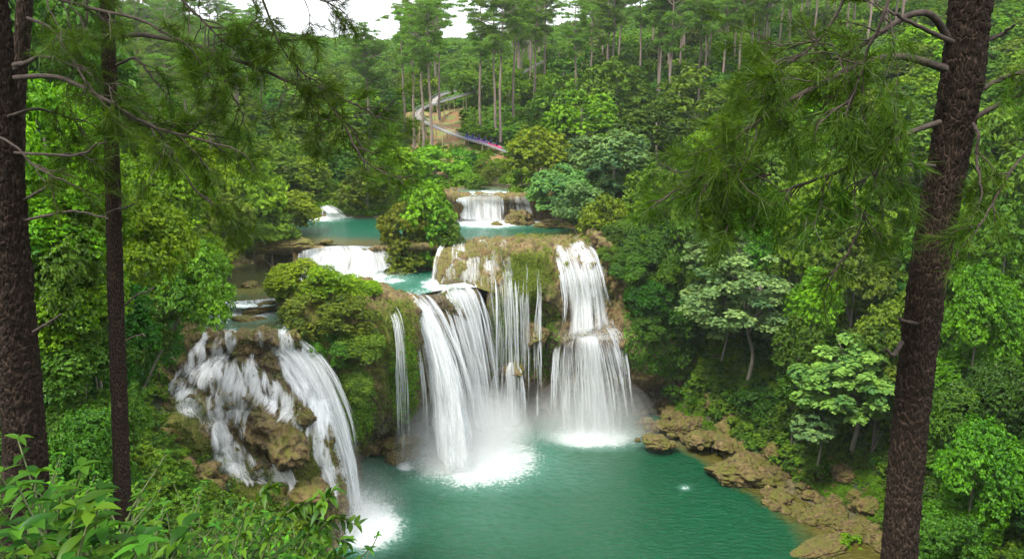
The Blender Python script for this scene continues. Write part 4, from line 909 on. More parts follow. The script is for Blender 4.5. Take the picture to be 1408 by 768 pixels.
autofill(12,95,104,160,6.8,CR,(3.6,5.6),['mid','dark','mid','light','bright','grey'],'broadleaf tree packed into the canopy of the right slope','broadleaf trees filling the right slope',(690,1480,60,560),(2.5,5.),cond=clearing)
autofill(30,72,46,104,4.6,CRN,(2.2,3.6),['mid','dark','deep','dark'],'leafy tree tangled with vines on the near right slope','vine tangled trees on the near right slope',(1040,1480,200,820),(.8,2.6),cond=lambda px,py,x,y,z:not(1040<px<1235 and py>560))
autofill(-75,-28,84,170,7.,CR,(3.8,5.6),['mid','light','dark','mid','olive'],'broadleaf tree in the canopy on the left bank','broadleaf trees on the left bank',(-60,560,60,420),(2.5,5.),cond=clearing)
autofill(-110,90,165,250,11.,CRF,(4.5,6.5),['mid','dark','light','mid'],'distant broadleaf tree under the ridge pines','distant understorey trees below the pines',(-40,1450,30,230),(3.5,6),cond=lambda px,py,x,y,z:clearing(px,py,x,y,z) and not(620<px<760 and 60<py<180 and RNG.random()<.5))
autofill(-60,-16,18,68,4.2,CRN,(1.8,3.),['mid','dark','deep','light'],'leafy tree shading the left hillside','leafy trees on the near left hillside',(-60,215,240,650),(.6,2.2),cond=lambda px,py,x,y,z: px<(200 if py<450 else 145))
# ------------------------------------------------------------------ pines
def pine_parts(hgt, seed, near=1., cb=.52):
    rg=np.random.default_rng(seed); b=MB(); n=12
    P=np.c_[np.cumsum(rg.normal(size=n)*.10),np.cumsum(rg.normal(size=n)*.10),np.linspace(-1.5,hgt,n)]; b.tube(P,np.linspace(.30,.08,n),8)
    cs=[]; nb=24
    for k in range(nb):
        t=cb+(1-cb)*(k+rg.random())/nb; s=np.array([np.interp(t*hgt,P[:,2],P[:,j]) for j in range(3)])
        a=rg.uniform(0,6.28); L=(1-abs(t-.8)*1.6)*rg.uniform(2.2,4.6)*(hgt/25)
        if t<cb+.1 and rg.random()<.5: L*=.5
        d=np.array([np.cos(a),np.sin(a),rg.uniform(.05,.5)])
        Q=catmull(np.array([s,s+d*L*.45,s+d*L*.8+[0,0,.12*L],s+d*L+[0,0,.28*L]]),6); b.tube(Q,np.linspace(.09,.025,6),4)
        for q,m in ((Q[-1],1.),(Q[3],.8),(Q[4],.8)):
            if rg.random()<.8: cs.append((q+rg.normal(size=3)*.35,rg.uniform(.65,1.15)*m*(hgt/25)))
        for z in range(2):
            e=Q[rg.integers(2,6)]; dd=unit(np.array([*rg.normal(size=2),.4])); e2=e+dd*L*.35; b.tube(np.array([e,(e+e2)/2,e2]),[.04,.03,.015],4); cs.append((e2,rg.uniform(.55,.95)*(hgt/25)))
    cs.append((P[-1],1.1)); V=[];T=[]
    for c,r in cs:
        k=int(46*near*r*r+10); d=unit(rg.normal(size=(k,3))); d[:,2]=np.abs(d[:,2])*.8-.15
        pts=c+d*(r*rg.uniform(.35,1.,k))[:,None]*np.array([1.15,1.15,.62])
        for j in range(6):   # six needle sprays per tuft
            dr=unit(d*.6+np.array([0,0,.5])+rg.normal(size=(k,3))*.7); L=.42*rg.uniform(.7,1.2,k)[:,None]; sd=unit(np.cross(dr,rg.normal(size=(k,3))))*.045
            V.append(np.stack([pts-sd,pts+sd,pts+dr*L],1).reshape(-1,3)); T.append(np.repeat(rg.random(k)*.6+rg.random()*.4,3))
    V=np.vstack(V); F=np.arange(len(V)).reshape(-1,3)
    return b.mesh('trunk',M['bark']), new_mesh('crown',V,F,attrs={'tint':np.concatenate(T)},smooth=False,mat=M['needle'])
print('pines'); PN=[pine_parts(25,80+i,.8,.5+.04*(i%3)) for i in range(6)]
def pine(px,by,Y,h,label,group=None,tint=(1,1,1),k=None):
    p=PY(px,by,Y); p[2]=min(p[2],H(p[0],p[1])+3); k=int(RNG.integers(6)) if k is None else k
    return pine_xy(p[0],p[1],h,label,group,tint,k,p[2])
def pine_xy(x,y,h,label,group,tint,k,z=None):
    z=H(x,y) if z is None else z
    t=thing('pine_tree',(x,y,z),label,'pine tree',group,RNG.uniform(0,6.28)); s=h/25
    a=link('trunk',PN[k][0],t); c=link('crown',PN[k][1],t); a.scale=(1.0,1.0,s); c.scale=(s*RNG.uniform(.9,1.15),)*2+(s,)
    v=RNG.uniform(.85,1.15); c.color=(tint[0]*v,tint[1]*v,tint[2]*v,1); return t
HP=[(583,212,150,26.5,'pine of the twin pair rising in front of the coaster track, left stem'),(592,214,149,27,'pine of the twin pair rising in front of the coaster track, right stem'),
(568,182,160,24,'slim pine just left of the coaster bend'),(556,150,172,24,'pine left of the coaster bend, set further back'),(604,120,178,24,'pine behind the coaster bend with a green umbrella crown'),
(660,160,165,25,'slim pine right of the clearing, standing alone'),(683,158,162,27,'left one of two close pines above the coaster sleds'),(688,168,160,28,'right one of two close pines above the coaster sleds'),
(706,134,170,27,'tall slim pine above the two close ones'),(735,118,178,26,'slim pine in front of the distant upper track'),(748,122,182,25,'thin pine right of the distant upper track'),
(792,100,170,22,'bushy green pine in the middle of the ridge'),(840,82,182,29,'dark thick pine breaking the skyline at the ridge gap'),(879,98,176,24,'slim bare stemmed pine right of the ridge gap'),(904,92,172,27,'tall pine with a bare stem left of the forest stand'),
(937,82,185,26,'pine at the left end of the dense stand'),(968,96,172,28,'reddish stemmed pine in the dense stand, front row left'),(975,80,190,26,'pine close behind the reddish stemmed pine'),(1031,106,165,27,'pine with a bent bare limb in the dense stand'),
(1008,84,182,28,'straight pine in the middle of the dense stand'),(1050,100,168,26,'pine left of the right foreground needles')]
for a in HP: pine(*a)
def pines_auto(n,xr,yr,hr,label,group,pxr,tint=(1,1,1)):
    c=0; tries=0
    while c<n and tries<n*30:
        tries+=1; x=RNG.uniform(*xr); y=RNG.uniform(*yr); z=H(x,y); px,py=proj(np.array([[x,y,z]])); px,py=px[0],py[0]
        if not(pxr[0]<px<pxr[1]) or (545<px<660 and y<215) or (655<px<800 and y<165): continue
        if 628<px<700 and y<320 : continue
        if 752<px<808 : 
            if y<330: continue
        if 400<px<500 and y<230: continue
        tp=proj(np.array([[x,y,z+hr[1]]]))[1][0]
        if 355<px<560 and tp<38: continue
        if 600<px<655 and tp<60: continue
        pine_xy(x,y,RNG.uniform(*hr),label,group,tint,int(RNG.integers(6)),z); c+=1
pines_auto(64,(15,110),(160,245),(23,29),'tall bare stemmed pine in the stand along the right ridge','pines of the right ridge stand',(800,1480))
pines_auto(26,(-40,14),(200,300),(20,26),'distant pine on the ridge behind the coaster','pines on the ridge behind the coaster',(400,800))
pines_auto(42,(-120,-20),(150,300),(17,23),'hazy pine on the far left hillside','pines on the far left hillside',(-40,560),(.9,1,1.05))
pines_auto(12,(-70,-36),(100,150),(17,22),'pine standing above the trees of the left bank','pines above the left bank',(-20,330))
# far wood
def wood(name,n,xr,yr,label,seed):
    rg=np.random.default_rng(seed); V=[];F=[];T=[];nn=0
    base=[(bpy_mesh_np(c[1]),c) for c in CRF[:2]]
    return
# ------------------------------------------------------------------ undergrowth, instanced clumps (uncountable)
def scatter(name, P, S, proto, colr, label=None):
    me=bpy.data.meshes.new(name); me.vertices.add(len(P)); me.vertices.foreach_set('co',np.asarray(P,np.float32).ravel())
    a=me.attributes.new('size','FLOAT','POINT'); a.data.foreach_set('value',np.asarray(S,np.float32))
    r=me.attributes.new('spin','FLOAT','POINT'); r.data.foreach_set('value',RNG.uniform(0,6.28,len(P)).astype(np.float32))
    o=link(name,me,kind='stuff'); o.color=(*colr,1)
    g=bpy.data.node_groups.new(name,'GeometryNodeTree'); g.interface.new_socket('Geometry',in_out='INPUT',socket_type='NodeSocketGeometry'); g.interface.new_socket('Geometry',in_out='OUTPUT',socket_type='NodeSocketGeometry')
    n=g.nodes; gi=n.new('NodeGroupInput'); go=n.new('NodeGroupOutput'); iop=n.new('GeometryNodeInstanceOnPoints'); oi=n.new('GeometryNodeObjectInfo'); oi.inputs['Object'].default_value=proto; oi.inputs['As Instance'].default_value=True; oi.transform_space='ORIGINAL'
    s=n.new('GeometryNodeInputNamedAttribute'); s.data_type='FLOAT'; s.inputs['Name'].default_value='size'
    q=n.new('GeometryNodeInputNamedAttribute'); q.data_type='FLOAT'; q.inputs['Name'].default_value='spin'; cx=n.new('ShaderNodeCombineXYZ')
    L=g.links.new; L(gi.outputs[0],iop.inputs['Points']); L(oi.outputs['Geometry'],iop.inputs['Instance']); L(q.outputs[0],cx.inputs[2]); L(cx.outputs[0],iop.inputs['Rotation']); L(s.outputs[0],iop.inputs['Scale']); L(iop.outputs[0],go.inputs[0])
    md=o.modifiers.new('scatter','NODES'); md.node_group=g; return o
protos=[]
for k,(px,py,Y,tt) in enumerate([(1180,680,68,'bright'),(1240,720,62,'mid'),(330,610,58,'mid'),(240,640,45,'dark')]):
    p=PY(px,py,Y); p[2]=H(p[0],p[1])+.5
    t=link('shrub',CRS[k][1],None,p); t.color=(*TINT[tt],1); tag(t,['bright low shrub on the grassy bank left of the leaning pine trunk','green low shrub at the base of the leaning pine trunk','green shrub growing on the rocks below the cascade','dark shrub right of the slender pine trunk'][k],'shrub'); protos.append(t)
def under(n,xr,yr,sz,k,colr,pxr=(-60,1470,-20,830),cond=None,name='undergrowth',lift=.2,wd=1.5):
    x=RNG.uniform(*xr,n); y=RNG.uniform(*yr,n); z=terrain(x,y); P=np.c_[x,y,z]; px,py=proj(P)
    ok=(px>pxr[0])&(px<pxr[1])&(py>pxr[2])&(py<pxr[3])
    ok&=(pdist(x,y,P_LOW)>wd+.9)
    for p in (P_A,P_B,P_C,P_D1,P_D2): ok&=pdist(x,y,p)>wd
    if cond is not None: ok&=cond(px,py,x,y,z)
    P=P[ok]; S=RNG.uniform(*sz,len(P)); P[:,2]+=lift*S; return scatter(name,P,S,protos[k],colr)
ncl=lambda px,py,x,y,z: ~((px>545)&(px<648)&(y>138)&(y<210)) & ~((px>540)&(px<720)&(y>133)&(y<163)) & ~((px>655)&(px<712)&(y>132)&(y<148)) & ~((px>1050)&(px<1230)&(y<78)&(py>640))
under(5200,(10,80),(50,160),(.7,1.5),0,(1,1,1),cond=ncl)
under(4200,(10,80),(50,160),(.7,1.6),1,(.7,.8,.7),cond=ncl)
under(4500,(-80,-20),(50,170),(.7,1.6),2,(1,1,.9),cond=ncl)
under(3500,(-80,-12),(18,70),(.45,.9),3,(.8,.9,.8),cond=ncl)
under(5500,(-150,150),(150,330),(1.6,3.2),1,(.9,1,.8),cond=ncl)
under(7000,(-230,200),(320,500),(2.5,5.),1,(.8,.95,.8),name='distant_wood')
under(1500,(-32,0),(124,170),(.8,1.8),2,(1.2,1.2,.8),cond=ncl)
under(1300,(-24,4),(134,200),(.25,.6),0,(1.3,1.2,.8),pxr=(560,745,140,262),cond=lambda px,py,x,y,z:~((px>590)&(px<648)&(py<200)),name='clearing_weeds')
under(17000,(12,44),(58,100),(.14,.36),0,(1.1,1.2,.8),cond=lambda px,py,x,y,z:(px>890)&(px<1260)&(z>.7),name='bank_weeds',lift=.3,wd=-.2)
under(5000,(-45,-18),(48,72),(.25,.6),2,(1.1,1.2,.8),cond=lambda px,py,x,y,z:(px<470)&(py>560),name='hillside_weeds',lift=.2,wd=.3)
# moss fronds and hanging creepers over the rock faces
def fronds(name, src, n, size, thr, colr, droop=.7, region=None, mat='moss_leaf', asp=.5):
    L=LOFTS[src]; G=L['G'].reshape(-1,3); N=gnormals(L['G']).reshape(-1,3); N=-N if N[:,1].mean()>0 else N
    w=np.clip(L['moss']+fbm(G*.6,3)*.5-thr,0,1)*(G[:,2]>1.2)
    if region is not None: w=w*region(L['px'],L['py'])
    i=RNG.choice(len(G),n,p=w/w.sum()); P=G[i]+RNG.normal(size=(n,3))*.12+N[i]*.12
    Nn=unit(N[i]*.8+RNG.normal(size=(n,3))*.45+[0,0,.35]); V,F=leaf_quads(P,Nn,size,asp)
    o=link(name,new_mesh(name,V,F,attrs={'tint':np.repeat(RNG.random(n),4)},smooth=False,mat=M[mat]),kind='stuff'); o.color=(*colr,1); return o
fronds('moss','promontory',26000,.22,.15,(1.,1.15,.9)); fronds('moss','falls_wall',30000,.2,.2,(1.05,1.1,.8)); fronds('moss','left_ledges',24000,.2,.25,(.9,1.,.8))
fronds('creeper','falls_wall',26000,.3,-.6,(.8,1.,.8),region=lambda px,py:(px>858)*(py<520-abs(px-930)*.2)*1.,mat='leaf')
fronds('creeper','left_ledges',16000,.24,-.8,(1.1,1.3,.8),region=lambda px,py:((py>625)&(px<330)|(px<232)|((py>688)&(px<420)))*1.,mat='leaf')
fronds('creeper','falls_wall',5000,.26,-.3,(1.,1.1,.7),region=lambda px,py:(px>672)*(px<770)*(py>430)*(py<520)*1.,mat='leaf')
fronds('creeper','promontory',12000,.24,-.2,(1.2,1.5,.8),region=lambda px,py:((np.hypot((px-478)/38,(py-560)/45)<1)|(np.hypot((px-555)/20,(py-520)/60)<1))*1.,mat='leaf')
# ------------------------------------------------------------------ alpine coaster
M['steel']=simple_mat('galvanised_steel',(.24,.25,.26),(.36,.37,.38),6.,.5,.1,metal=.3)
M['deck']=simple_mat('track_deck',(.20,.17,.145),(.33,.29,.25),5.,.7,.2)
M['timber']=simple_mat('timber_post',(.30,.22,.13),(.45,.34,.22),5.,.8,.3)
def flat_mat(n,c,r=.4):
    m,nt,out=mat_new(n); N=NT(nt); p=N.n('BsdfPrincipled'); p.inputs['Roughness'].default_value=r
    f=N.noise(N.n('TexCoord').outputs['Object'],9.,4,.6); N.l(N.mix(f,rgb(tuple(x*.75 for x in c)),rgb(c)),p.inputs['Base Color']); N.l(p.outputs[0],out.inputs[0]); return m
M['pink']=flat_mat('pink_shell',(.6,.02,.12)); M['purple']=flat_mat('purple_shell',(.22,.04,.30)); M['blue']=flat_mat('blue_shell',(.04,.06,.32)); M['navy']=flat_mat('navy_cloth',(.02,.03,.09),.9); M['skin']=flat_mat('skin',(.45,.27,.18),.6); M['hair']=flat_mat('dark_hair',(.015,.012,.01),.8)
def track(pts, label, posts, rail=True):
    C=catmull(np.array([PY(*p) for p in pts]),70); o=C[0].copy()
    t=thing('coaster_track',o,label,'coaster track')
    T=unit(np.gradient(C,axis=0)); S=unit(np.cross(T,[0,0,1.])); C=C-o
    b=MB()
    for s in (-1,1): b.tube(C+S*s*.45,np.full(len(C),.09),6)
    link('rail',b.mesh('rail',M['steel']),t)
    # plank deck between and beside the rails
    V=np.concatenate([C-S*.62-[0,0,.12],C+S*.62-[0,0,.12],C+S*.62-[0,0,.2],C-S*.62-[0,0,.2]]); n=len(C); F=[]
    for i in range(n-1):
        for a,c in ((0,1),(1,2),(2,3),(3,0)): F.append([a*n+i,c*n+i,c*n+i+1,a*n+i+1])
    link('deck',new_mesh('deck',V,F,smooth=False,mat=M['deck']),t)
    if rail:
        b=MB()
        for s in (-1,1): b.tube(C+S*s*.95+[0,0,.35],np.full(n,.05),5)
        for i in range(0,n,4):
            b.tube(np.array([C[i]-S[i]*.95+[0,0,.35],C[i]-S[i]*.7-[0,0,.2],C[i]+S[i]*.7-[0,0,.2],C[i]+S[i]*.95+[0,0,.35]]),.035,4)
        link('side_rail',b.mesh('side_rail',M['steel']),t)
    for i in np.linspace(1,n-2,posts).astype(int):
        w=C[i]+o; g=min(H(w[0],w[1]),w[2]-.3)
        for s in (-1,1):
            q=w+S[i]*s*.5; 
            b=MB(); b.tube(np.array([q-[0,0,.2],q+S[i]*s*.5-[0,0,(w[2]-g)+.6]])-o,.07,6); link('support_post',b.mesh('support_post',M['timber']),t)
    return C+o,T,S
TRK=[(715,214,154),(694,207.5,155),(668,198,157),(640,190,160),(612,180,163.5),(594,172,166),(580,165,170),(574,157,175),(581,149,180),(596,143,184),(620,136,188),(644,129,191),(665,124,195)]
C,T,S=track(TRK,'curving coaster track sweeping through the clearing past the twin pines',13)
track([(597,144,190),(598,137,193),(606,131,197),(622,126,200),(645,121,203),(662,119,206)],'pale upper coaster track with a steel hand rail, seen above the bend',6)
track([(715,102,225),(730,93,229),(748,84,233)],'short stretch of distant upper track between the pine stems',3,False)
# sleds with riders on the lower straight
px,py=proj(C)
cs=np.cumsum(np.r_[0,np.linalg.norm(np.diff(C,axis=0),axis=1)])
i0=np.argmin(np.hypot(px-665,py-199)); s0=cs[i0]
def frame(s):
    p=np.array([np.interp(s,cs,C[:,k]) for k in range(3)]); t=unit(np.array([np.interp(s,cs,T[:,k]) for k in range(3)])); sd=unit(np.cross(t,[0,0,1.])); up=np.cross(sd,t); return p,t,sd,up
root=None
p0,t0,sd0,up0=frame(s0)
train=thing('coaster_train',p0,'train of six joined pink, purple and blue coaster sleds on the lower track','coaster train')
def sled(s,mat,first,idx):
    p,t,sd,up=frame(s); t=-t; R=np.stack([t,-sd,up],1)*1.15; b=MB(); f=.85
    # shell: a tapered hull swept from nose to tail
    xs=np.linspace(-.62,.62,13); prof=[]
    for x in xs:
        w=.42*(1-.45*max(0,(x-.1)/.52)**2) if True else .4; h=.28+.10*np.cos(x*3)+ (.16 if x<-.35 else 0); 
        k=.6 if abs(x)>.6 else 1
        prof.append([[x,-w*k,.12],[x,-w*k*1.08,h],[x,-w*.72*k,h+.03],[x,-w*.6*k,.2],[x,w*.6*k,.2],[x,w*.72*k,h+.03],[x,w*k*1.08,h],[x,w*k,.12]])
    V=np.array(prof).reshape(-1,3); F=[]
    for i in range(12):
        for j in range(8): F.append([i*8+j,i*8+(j+1)%8,(i+1)*8+(j+1)%8,(i+1)*8+j])
    F+= [[0,7,6,1],[1,6,5,2],[2,5,4,3],[96,97,102,103],[97,98,101,102],[98,99,100,101]]
    body=link('sled',new_mesh('sled',(V@R.T)+p-p0,F,smooth=False,mat=mat),train)
    b=MB(); b.box([-.5,0,.62],[.05,.26,.32]); b.box([-.47,0,1.0],[.06,.15,.1]); v=np.vstack(b.V); 
    link('seat',new_mesh('seat',(v@R.T)+p-p0,np.vstack(b.F),smooth=False,mat=M['navy']),body)
    b=MB(); b.tube(np.array([[.25,-.3,.3],[.2,-.3,.62],[.2,.3,.62],[.25,.3,.3]]),.025,5); v=np.vstack(b.V); link('grab_bar',new_mesh('grab_bar',(v@R.T)+p-p0,np.vstack(b.F)[:, :4],mat=M['steel']),body)
    return p,R
def rider(p,R,cloth,label):
    # seated body grown as one skin
    J=[(-.3,0,.36),(-.33,0,.62),(-.30,0,.84),(-.28,0,.96),(-.26,0,1.10)]
    pts=J+[(-.3,.17,.82),(-.12,.24,.64),(.12,.16,.66),(-.3,-.17,.82),(-.12,-.24,.64),(.12,-.16,.66),(-.28,.1,.36),(.1,.13,.5),(.38,.1,.26),(-.28,-.1,.36),(.1,-.13,.5),(.38,-.1,.26)]
    E=[(0,1),(1,2),(2,3),(3,4),(2,5),(5,6),(6,7),(2,8),(8,9),(9,10),(0,11),(11,12),(12,13),(0,14),(14,15),(15,16)]
    rad=[.15,.15,.15,.06,.10]+[.07,.05,.035]*2+[.09,.07,.045]*2
    me=bpy.data.meshes.new('person'); me.from_pydata([tuple(R@np.array(q)+p) for q in pts],E,[]); o=link('person',me)
    md=o.modifiers.new('skin','SKIN'); me.skin_vertices.new() if not me.skin_vertices else None
    for i,v in enumerate(me.skin_vertices[0].data): v.radius=(rad[i],rad[i]); v.use_root=(i==0)
    o.modifiers.new('sub','SUBSURF').levels=1; me.materials.append(cloth); tag(o,label,'person')
    h=MB(); th=np.linspace(0,np.pi,10); ph=np.linspace(0,2*np.pi,16,endpoint=False)
    P=np.stack([np.sin(th)[None]*np.cos(ph)[:,None],np.sin(th)[None]*np.sin(ph)[:,None],np.cos(th)[None]*np.ones((16,1))],-1).reshape(-1,3)
    face=P*[.095,.08,.12]; face[:,0]+=.02*(P[:,0]>.9); link('head',new_mesh('head',face@R.T+p+R@np.array([-.25,0,1.14]),grid_faces(16,10,True),mat=M['skin']),o)
    hair=P*[.105,.095,.10]; link('hair',new_mesh('hair',hair@R.T+p+R@np.array([-.275,0,1.175]),grid_faces(16,10,True),mat=M['hair']),o)
lab=['frontmost, pink','second, pink','third, purple','fourth, purple','fifth, blue','last, blue']
for k,mt in enumerate(['pink','pink','purple','purple','blue','blue']):
    p,R=sled(s0-3.3+k*1.45,M[mt],k==0,k)
    if k>0: rider(p+R@np.array([0,0,-.02]),R,M['navy'],'rider in dark clothes seated in the '+lab[k]+' coaster sled')
# ------------------------------------------------------------------ foreground pines
def near_trunk(pts, radii, seed, nu=220, nv=900, amp=.02, cell=.035):
    P=catmull(np.array([PY(*p) for p in pts]),nv); r=np.interp(np.linspace(0,1,nv),np.linspace(0,1,len(radii)),radii)
    T=unit(np.gradient(P,axis=0)); A=unit(np.cross(T,[0,1.,0])); B=np.cross(T,A); th=np.arange(nu)*2*np.pi/nu
    L=np.r_[0,np.cumsum(np.linalg.norm(np.diff(P,axis=0),axis=1))]
    # bark plates: jittered cells on the unrolled surface, tall and narrow, warped
    circ=2*np.pi*r.mean(); U,S=np.meshgrid(th/(2*np.pi)*circ,L,indexing='ij')
    ring=np.c_[(np.cos(th)[:,None]*r.mean()*np.ones_like(S)).ravel(),(np.sin(th)[:,None]*r.mean()*np.ones_like(S)).ravel(),S.ravel()]
    wu=fbm(np.c_[ring[:,0]*9,ring[:,1]*9,ring[:,2]*5]+seed,2).reshape(U.shape)*cell*.9; ws=fbm(np.c_[ring[:,0]*9,ring[:,1]*9,ring[:,2]*5]+seed+40,2).reshape(U.shape)*cell*1.2
    nc=max(6,int(round(circ/cell))); cu=(U+wu)/(circ/nc); cv=(S+ws*1.6)/(cell*3.1)
    iu=np.floor(cu).astype(int); iv=np.floor(cv).astype(int); f1=np.full(U.shape,9.);f2=np.full(U.shape,9.); idv=np.zeros(U.shape)
    rg=np.random.default_rng(seed); jit=rg.random((nc,4000,2)); lev=rg.random((nc,4000))
    for a in (-1,0,1):
        for b in (-1,0,1):
            ku=(iu+a)%nc; kv=(iv+b)%4000; px_=iu+a+jit[ku,kv,0]; pv_=iv+b+jit[ku,kv,1]; d=np.hypot(cu-px_,cv-pv_)
            n1=d<f1; f2=np.where(n1,f1,np.minimum(f2,d)); idv=np.where(n1,lev[ku,kv],idv); f1=np.where(n1,d,f1)
    crack=sstep(.03,.20,f2-f1); h=crack*(.4+.6*idv)+.6*fbm(ring*np.array([30,30,14.]),4).reshape(U.shape)*crack
    R_=r[None]*(1+.04*fbm(ring*2+seed,2).reshape(U.shape))+amp*(h-.5)
    V=P[None]+R_[...,None]*(np.cos(th)[:,None,None]*A[None]+np.sin(th)[:,None,None]*B[None])
    base=P[-1]
    m=new_mesh('trunk',V.reshape(-1,3),grid_faces(nu,nv,True),attrs={'plate':np.clip(1-crack,0,1).ravel()},mat=M['bark_near'])
    return m,P,r
def needle_tris(C, D, rg, n=24, L=.15, w=.0021):
    k=len(C); c=np.repeat(C,n,0); d=np.repeat(D,n,0)
    back=rg.uniform(0,.10,(k*n,1)); c=c-d*back
    dr=unit(d*1.0+rg.normal(size=(k*n,3))*.62+np.array([0,0,.06])); l=L*rg.uniform(.6,1.15,(k*n,1))
    sd=unit(np.cross(dr,rg.normal(size=(k*n,3))))*w; tip=c+dr*l-np.array([0,0,1.])*l*l*.6
    V=np.stack([c-sd,c+sd,tip],1).reshape(-1,3); return V
def twig_tree(b, tufts, P0, d0, L, depth, rg, r, droop):
    n=7; P=[P0]; d=d0.copy()
    for i in range(n):
        d=unit(d+rg.normal(size=3)*.16+np.array([0,0,droop*(.4 if depth else 1)])); P.append(P[-1]+d*L/n)
    P=np.array(P); b.tube(P,np.linspace(r,r*.4,len(P)),4 if depth<2 else 3)
    if depth>=2 or L<.16:
        tufts.append((P[-1],d)); 
        if rg.random()<.5: tufts.append((P[-3],unit(d+rg.normal(size=3)*.3)))
        return
    for k in range(3 if depth else 4):
        i=rg.integers(2,n+1); side=unit(np.cross(d,rg.normal(size=3))); twig_tree(b,tufts,P[i],unit(d*.8+side*.75),L*rg.uniform(.4,.62),depth+1,rg,r*.6,droop)
    tufts.append((P[-1],d))
def fg_branch(tree, pts, r0, dens, seed, tw=.5, start=.25, droop=-.05, needles=23, bare=False, side=(1,1), nl=.15, r1=.006):
    rg=np.random.default_rng(seed); P=catmull(np.array([PY(*p) for p in pts]),60); wob=np.c_[fbm(np.c_[np.arange(60)*.13,np.zeros(60)+seed,np.zeros(60)],2),np.zeros(60),fbm(np.c_[np.arange(60)*.13,np.zeros(60)+seed,np.ones(60)*4],2)]*.018
    P=P+wob*np.linspace(0,1,60)[:,None]; L=np.linalg.norm(np.diff(P,axis=0),axis=1).sum(); o=np.array(tree.location)
    b=MB(); b.tube(P,r1+(r0-r1)*(1-np.linspace(0,1,60))**.8*(1+.12*pnoise(np.c_[np.arange(60)*.7,np.zeros(60)+seed,np.zeros(60)])),9)
    tufts=[]; T=unit(np.gradient(P,axis=0))
    n=int(L*dens*(.29 if seed>=200 else .36))
    for k in range(n):
        t=start+(1-start)*rg.random()**.8; i=min(59,int(t*60)); sdv=np.cross(T[i],[0,1.,0]); s=unit(sdv*rg.choice([-side[0],side[1]])*rg.uniform(.3,1)+np.array([0,rg.normal()*.7,0]))
        if bare: 
            twig_tree(b,[],P[i],unit(T[i]*.8+s*.8),tw*rg.uniform(.3,.8),1,rg,.004,droop)
        else: twig_tree(b,tufts,P[i],unit(T[i]*.9+s*.8),tw*rg.uniform(.5,1.1)*(1.15-.5*t),0 if rg.random()<.6 else 1,rg,.006,droop)
    if not bare: twig_tree(b,tufts,P[-1],T[-1],tw*.6,0,rg,r1,droop)
    for A in b.V: A-=o
    br=link('branch',b.mesh('branch',M['twig']),tree)
    if tufts:
        C=np.array([t[0] for t in tufts])-o; D=np.array([t[1] for t in tufts]); V=needle_tris(C,D,rg,needles,nl)
        link('needles',new_mesh('needles',V,np.arange(len(V)).reshape(-1,3),attrs={'tint':np.clip(np.repeat(rg.random(len(C)),needles*3)*.7+np.repeat(rg.random(len(V)//3),3)*.3,0,1)},smooth=False,mat=M['needle_near']),br)
    return len(tufts)
def fg_pine(pts,radii,label,seed,**kw):
    m,P,r=near_trunk(pts,radii,seed,**kw); o=P[-1]; t=thing('pine_tree',o,label,'pine tree')
    m.transform(__import__('mathutils').Matrix.Translation(Vector(-o))); link('trunk',m,t); return t,P,r
print('foreground')
# right pine
tR,PR,_=fg_pine([(1405,-420,5.2),(1362,-150,5.3),(1335,0,5.4),(1322,110,5.45),(1304,220,5.5),(1279,360,5.5),(1263,480,5.55),(1246,640,5.6),(1235,780,5.6),(1228,900,5.55),(1222,1100,5.5)],[.10,.115,.122,.126,.124,.122,.12,.122,.128,.135,.15],'big leaning pine with rugged brown bark in the right foreground',1,nu=260,nv=1200,amp=.014,cell=.022)
B=lambda *a,**k: fg_branch(tR,*a,**k)
B([(1300,95,5.3),(1240,78,5.2),(1180,90,5.1),(1120,120,5.0),(1065,150,5.0),(1020,185,4.9),(985,230,4.9)],.026,34,101,tw=.55,start=.25,droop=-.10)
B([(1300,90,5.3),(1240,78,5.4),(1170,96,5.5),(1100,135,5.6),(1040,170,5.6),(985,215,5.6),(950,235,5.6)],.01,24,102,tw=.55,start=.35,droop=-.06)
B([(1305,55,5.4),(1285,25,5.3),(1262,18,5.2),(1230,32,5.2),(1190,60,5.2),(1150,80,5.2),(1100,85,5.2)],.026,20,103,tw=.5,start=.5,droop=.02)
B([(1310,58,5.3),(1270,40,5.1),(1235,22,5.0),(1215,12,5.0)],.016,8,104,tw=.3,start=.3,bare=True)
B([(1292,168,5.3),(1262,178,5.2),(1225,195,5.1),(1180,225,5.0),(1130,245,5.0),(1085,260,5.0),(1050,285,5.0)],.018,30,105,tw=.5,start=.25,droop=-.05)
B([(1285,228,5.3),(1250,226,5.2),(1215,232,5.2),(1180,250,5.1)],.012,16,106,tw=.4,start=.3,droop=-.25,needles=16)
B([(1220,205,5.1),(1205,240,5.0),(1190,290,5.0),(1170,340,5.0),(1150,370,5.0)],.008,24,107,tw=.4,start=.2,droop=-.15,needles=24)
B([(1180,-60,5.2),(1160,0,5.2),(1130,50,5.2),(1090,85,5.2),(1050,100,5.2)],.012,34,108,tw=.5,start=.1,droop=-.08)
B([(1240,-60,4.8),(1215,20,4.8),(1190,80,4.9),(1170,150,4.9),(1180,200,5.)],.010,26,109,tw=.5,start=.1,droop=-.15,needles=24)
B([(1340,62,5.4),(1375,48,5.4),(1398,33,5.3)],.018,4,110,tw=.2,start=.4,bare=True)
B([(1338,130,5.4),(1370,112,5.4),(1410,98,5.3),(1460,90,5.3)],.020,18,111,tw=.45,start=.3,droop=-.12)
B([(1334,165,5.4),(1370,146,5.4),(1410,128,5.3),(1460,110,5.3)],.020,18,112,tw=.45,start=.3,droop=-.15)
B([(1338,170,5.3),(1345,185,5.2),(1343,220,5.2),(1350,258,5.1)],.012,12,113,tw=.35,start=.5,droop=-.3,needles=20)
B([(1240,470,5.4),(1228,488,5.3),(1218,478,5.25)],.018,0.1,114,tw=.05,bare=True)
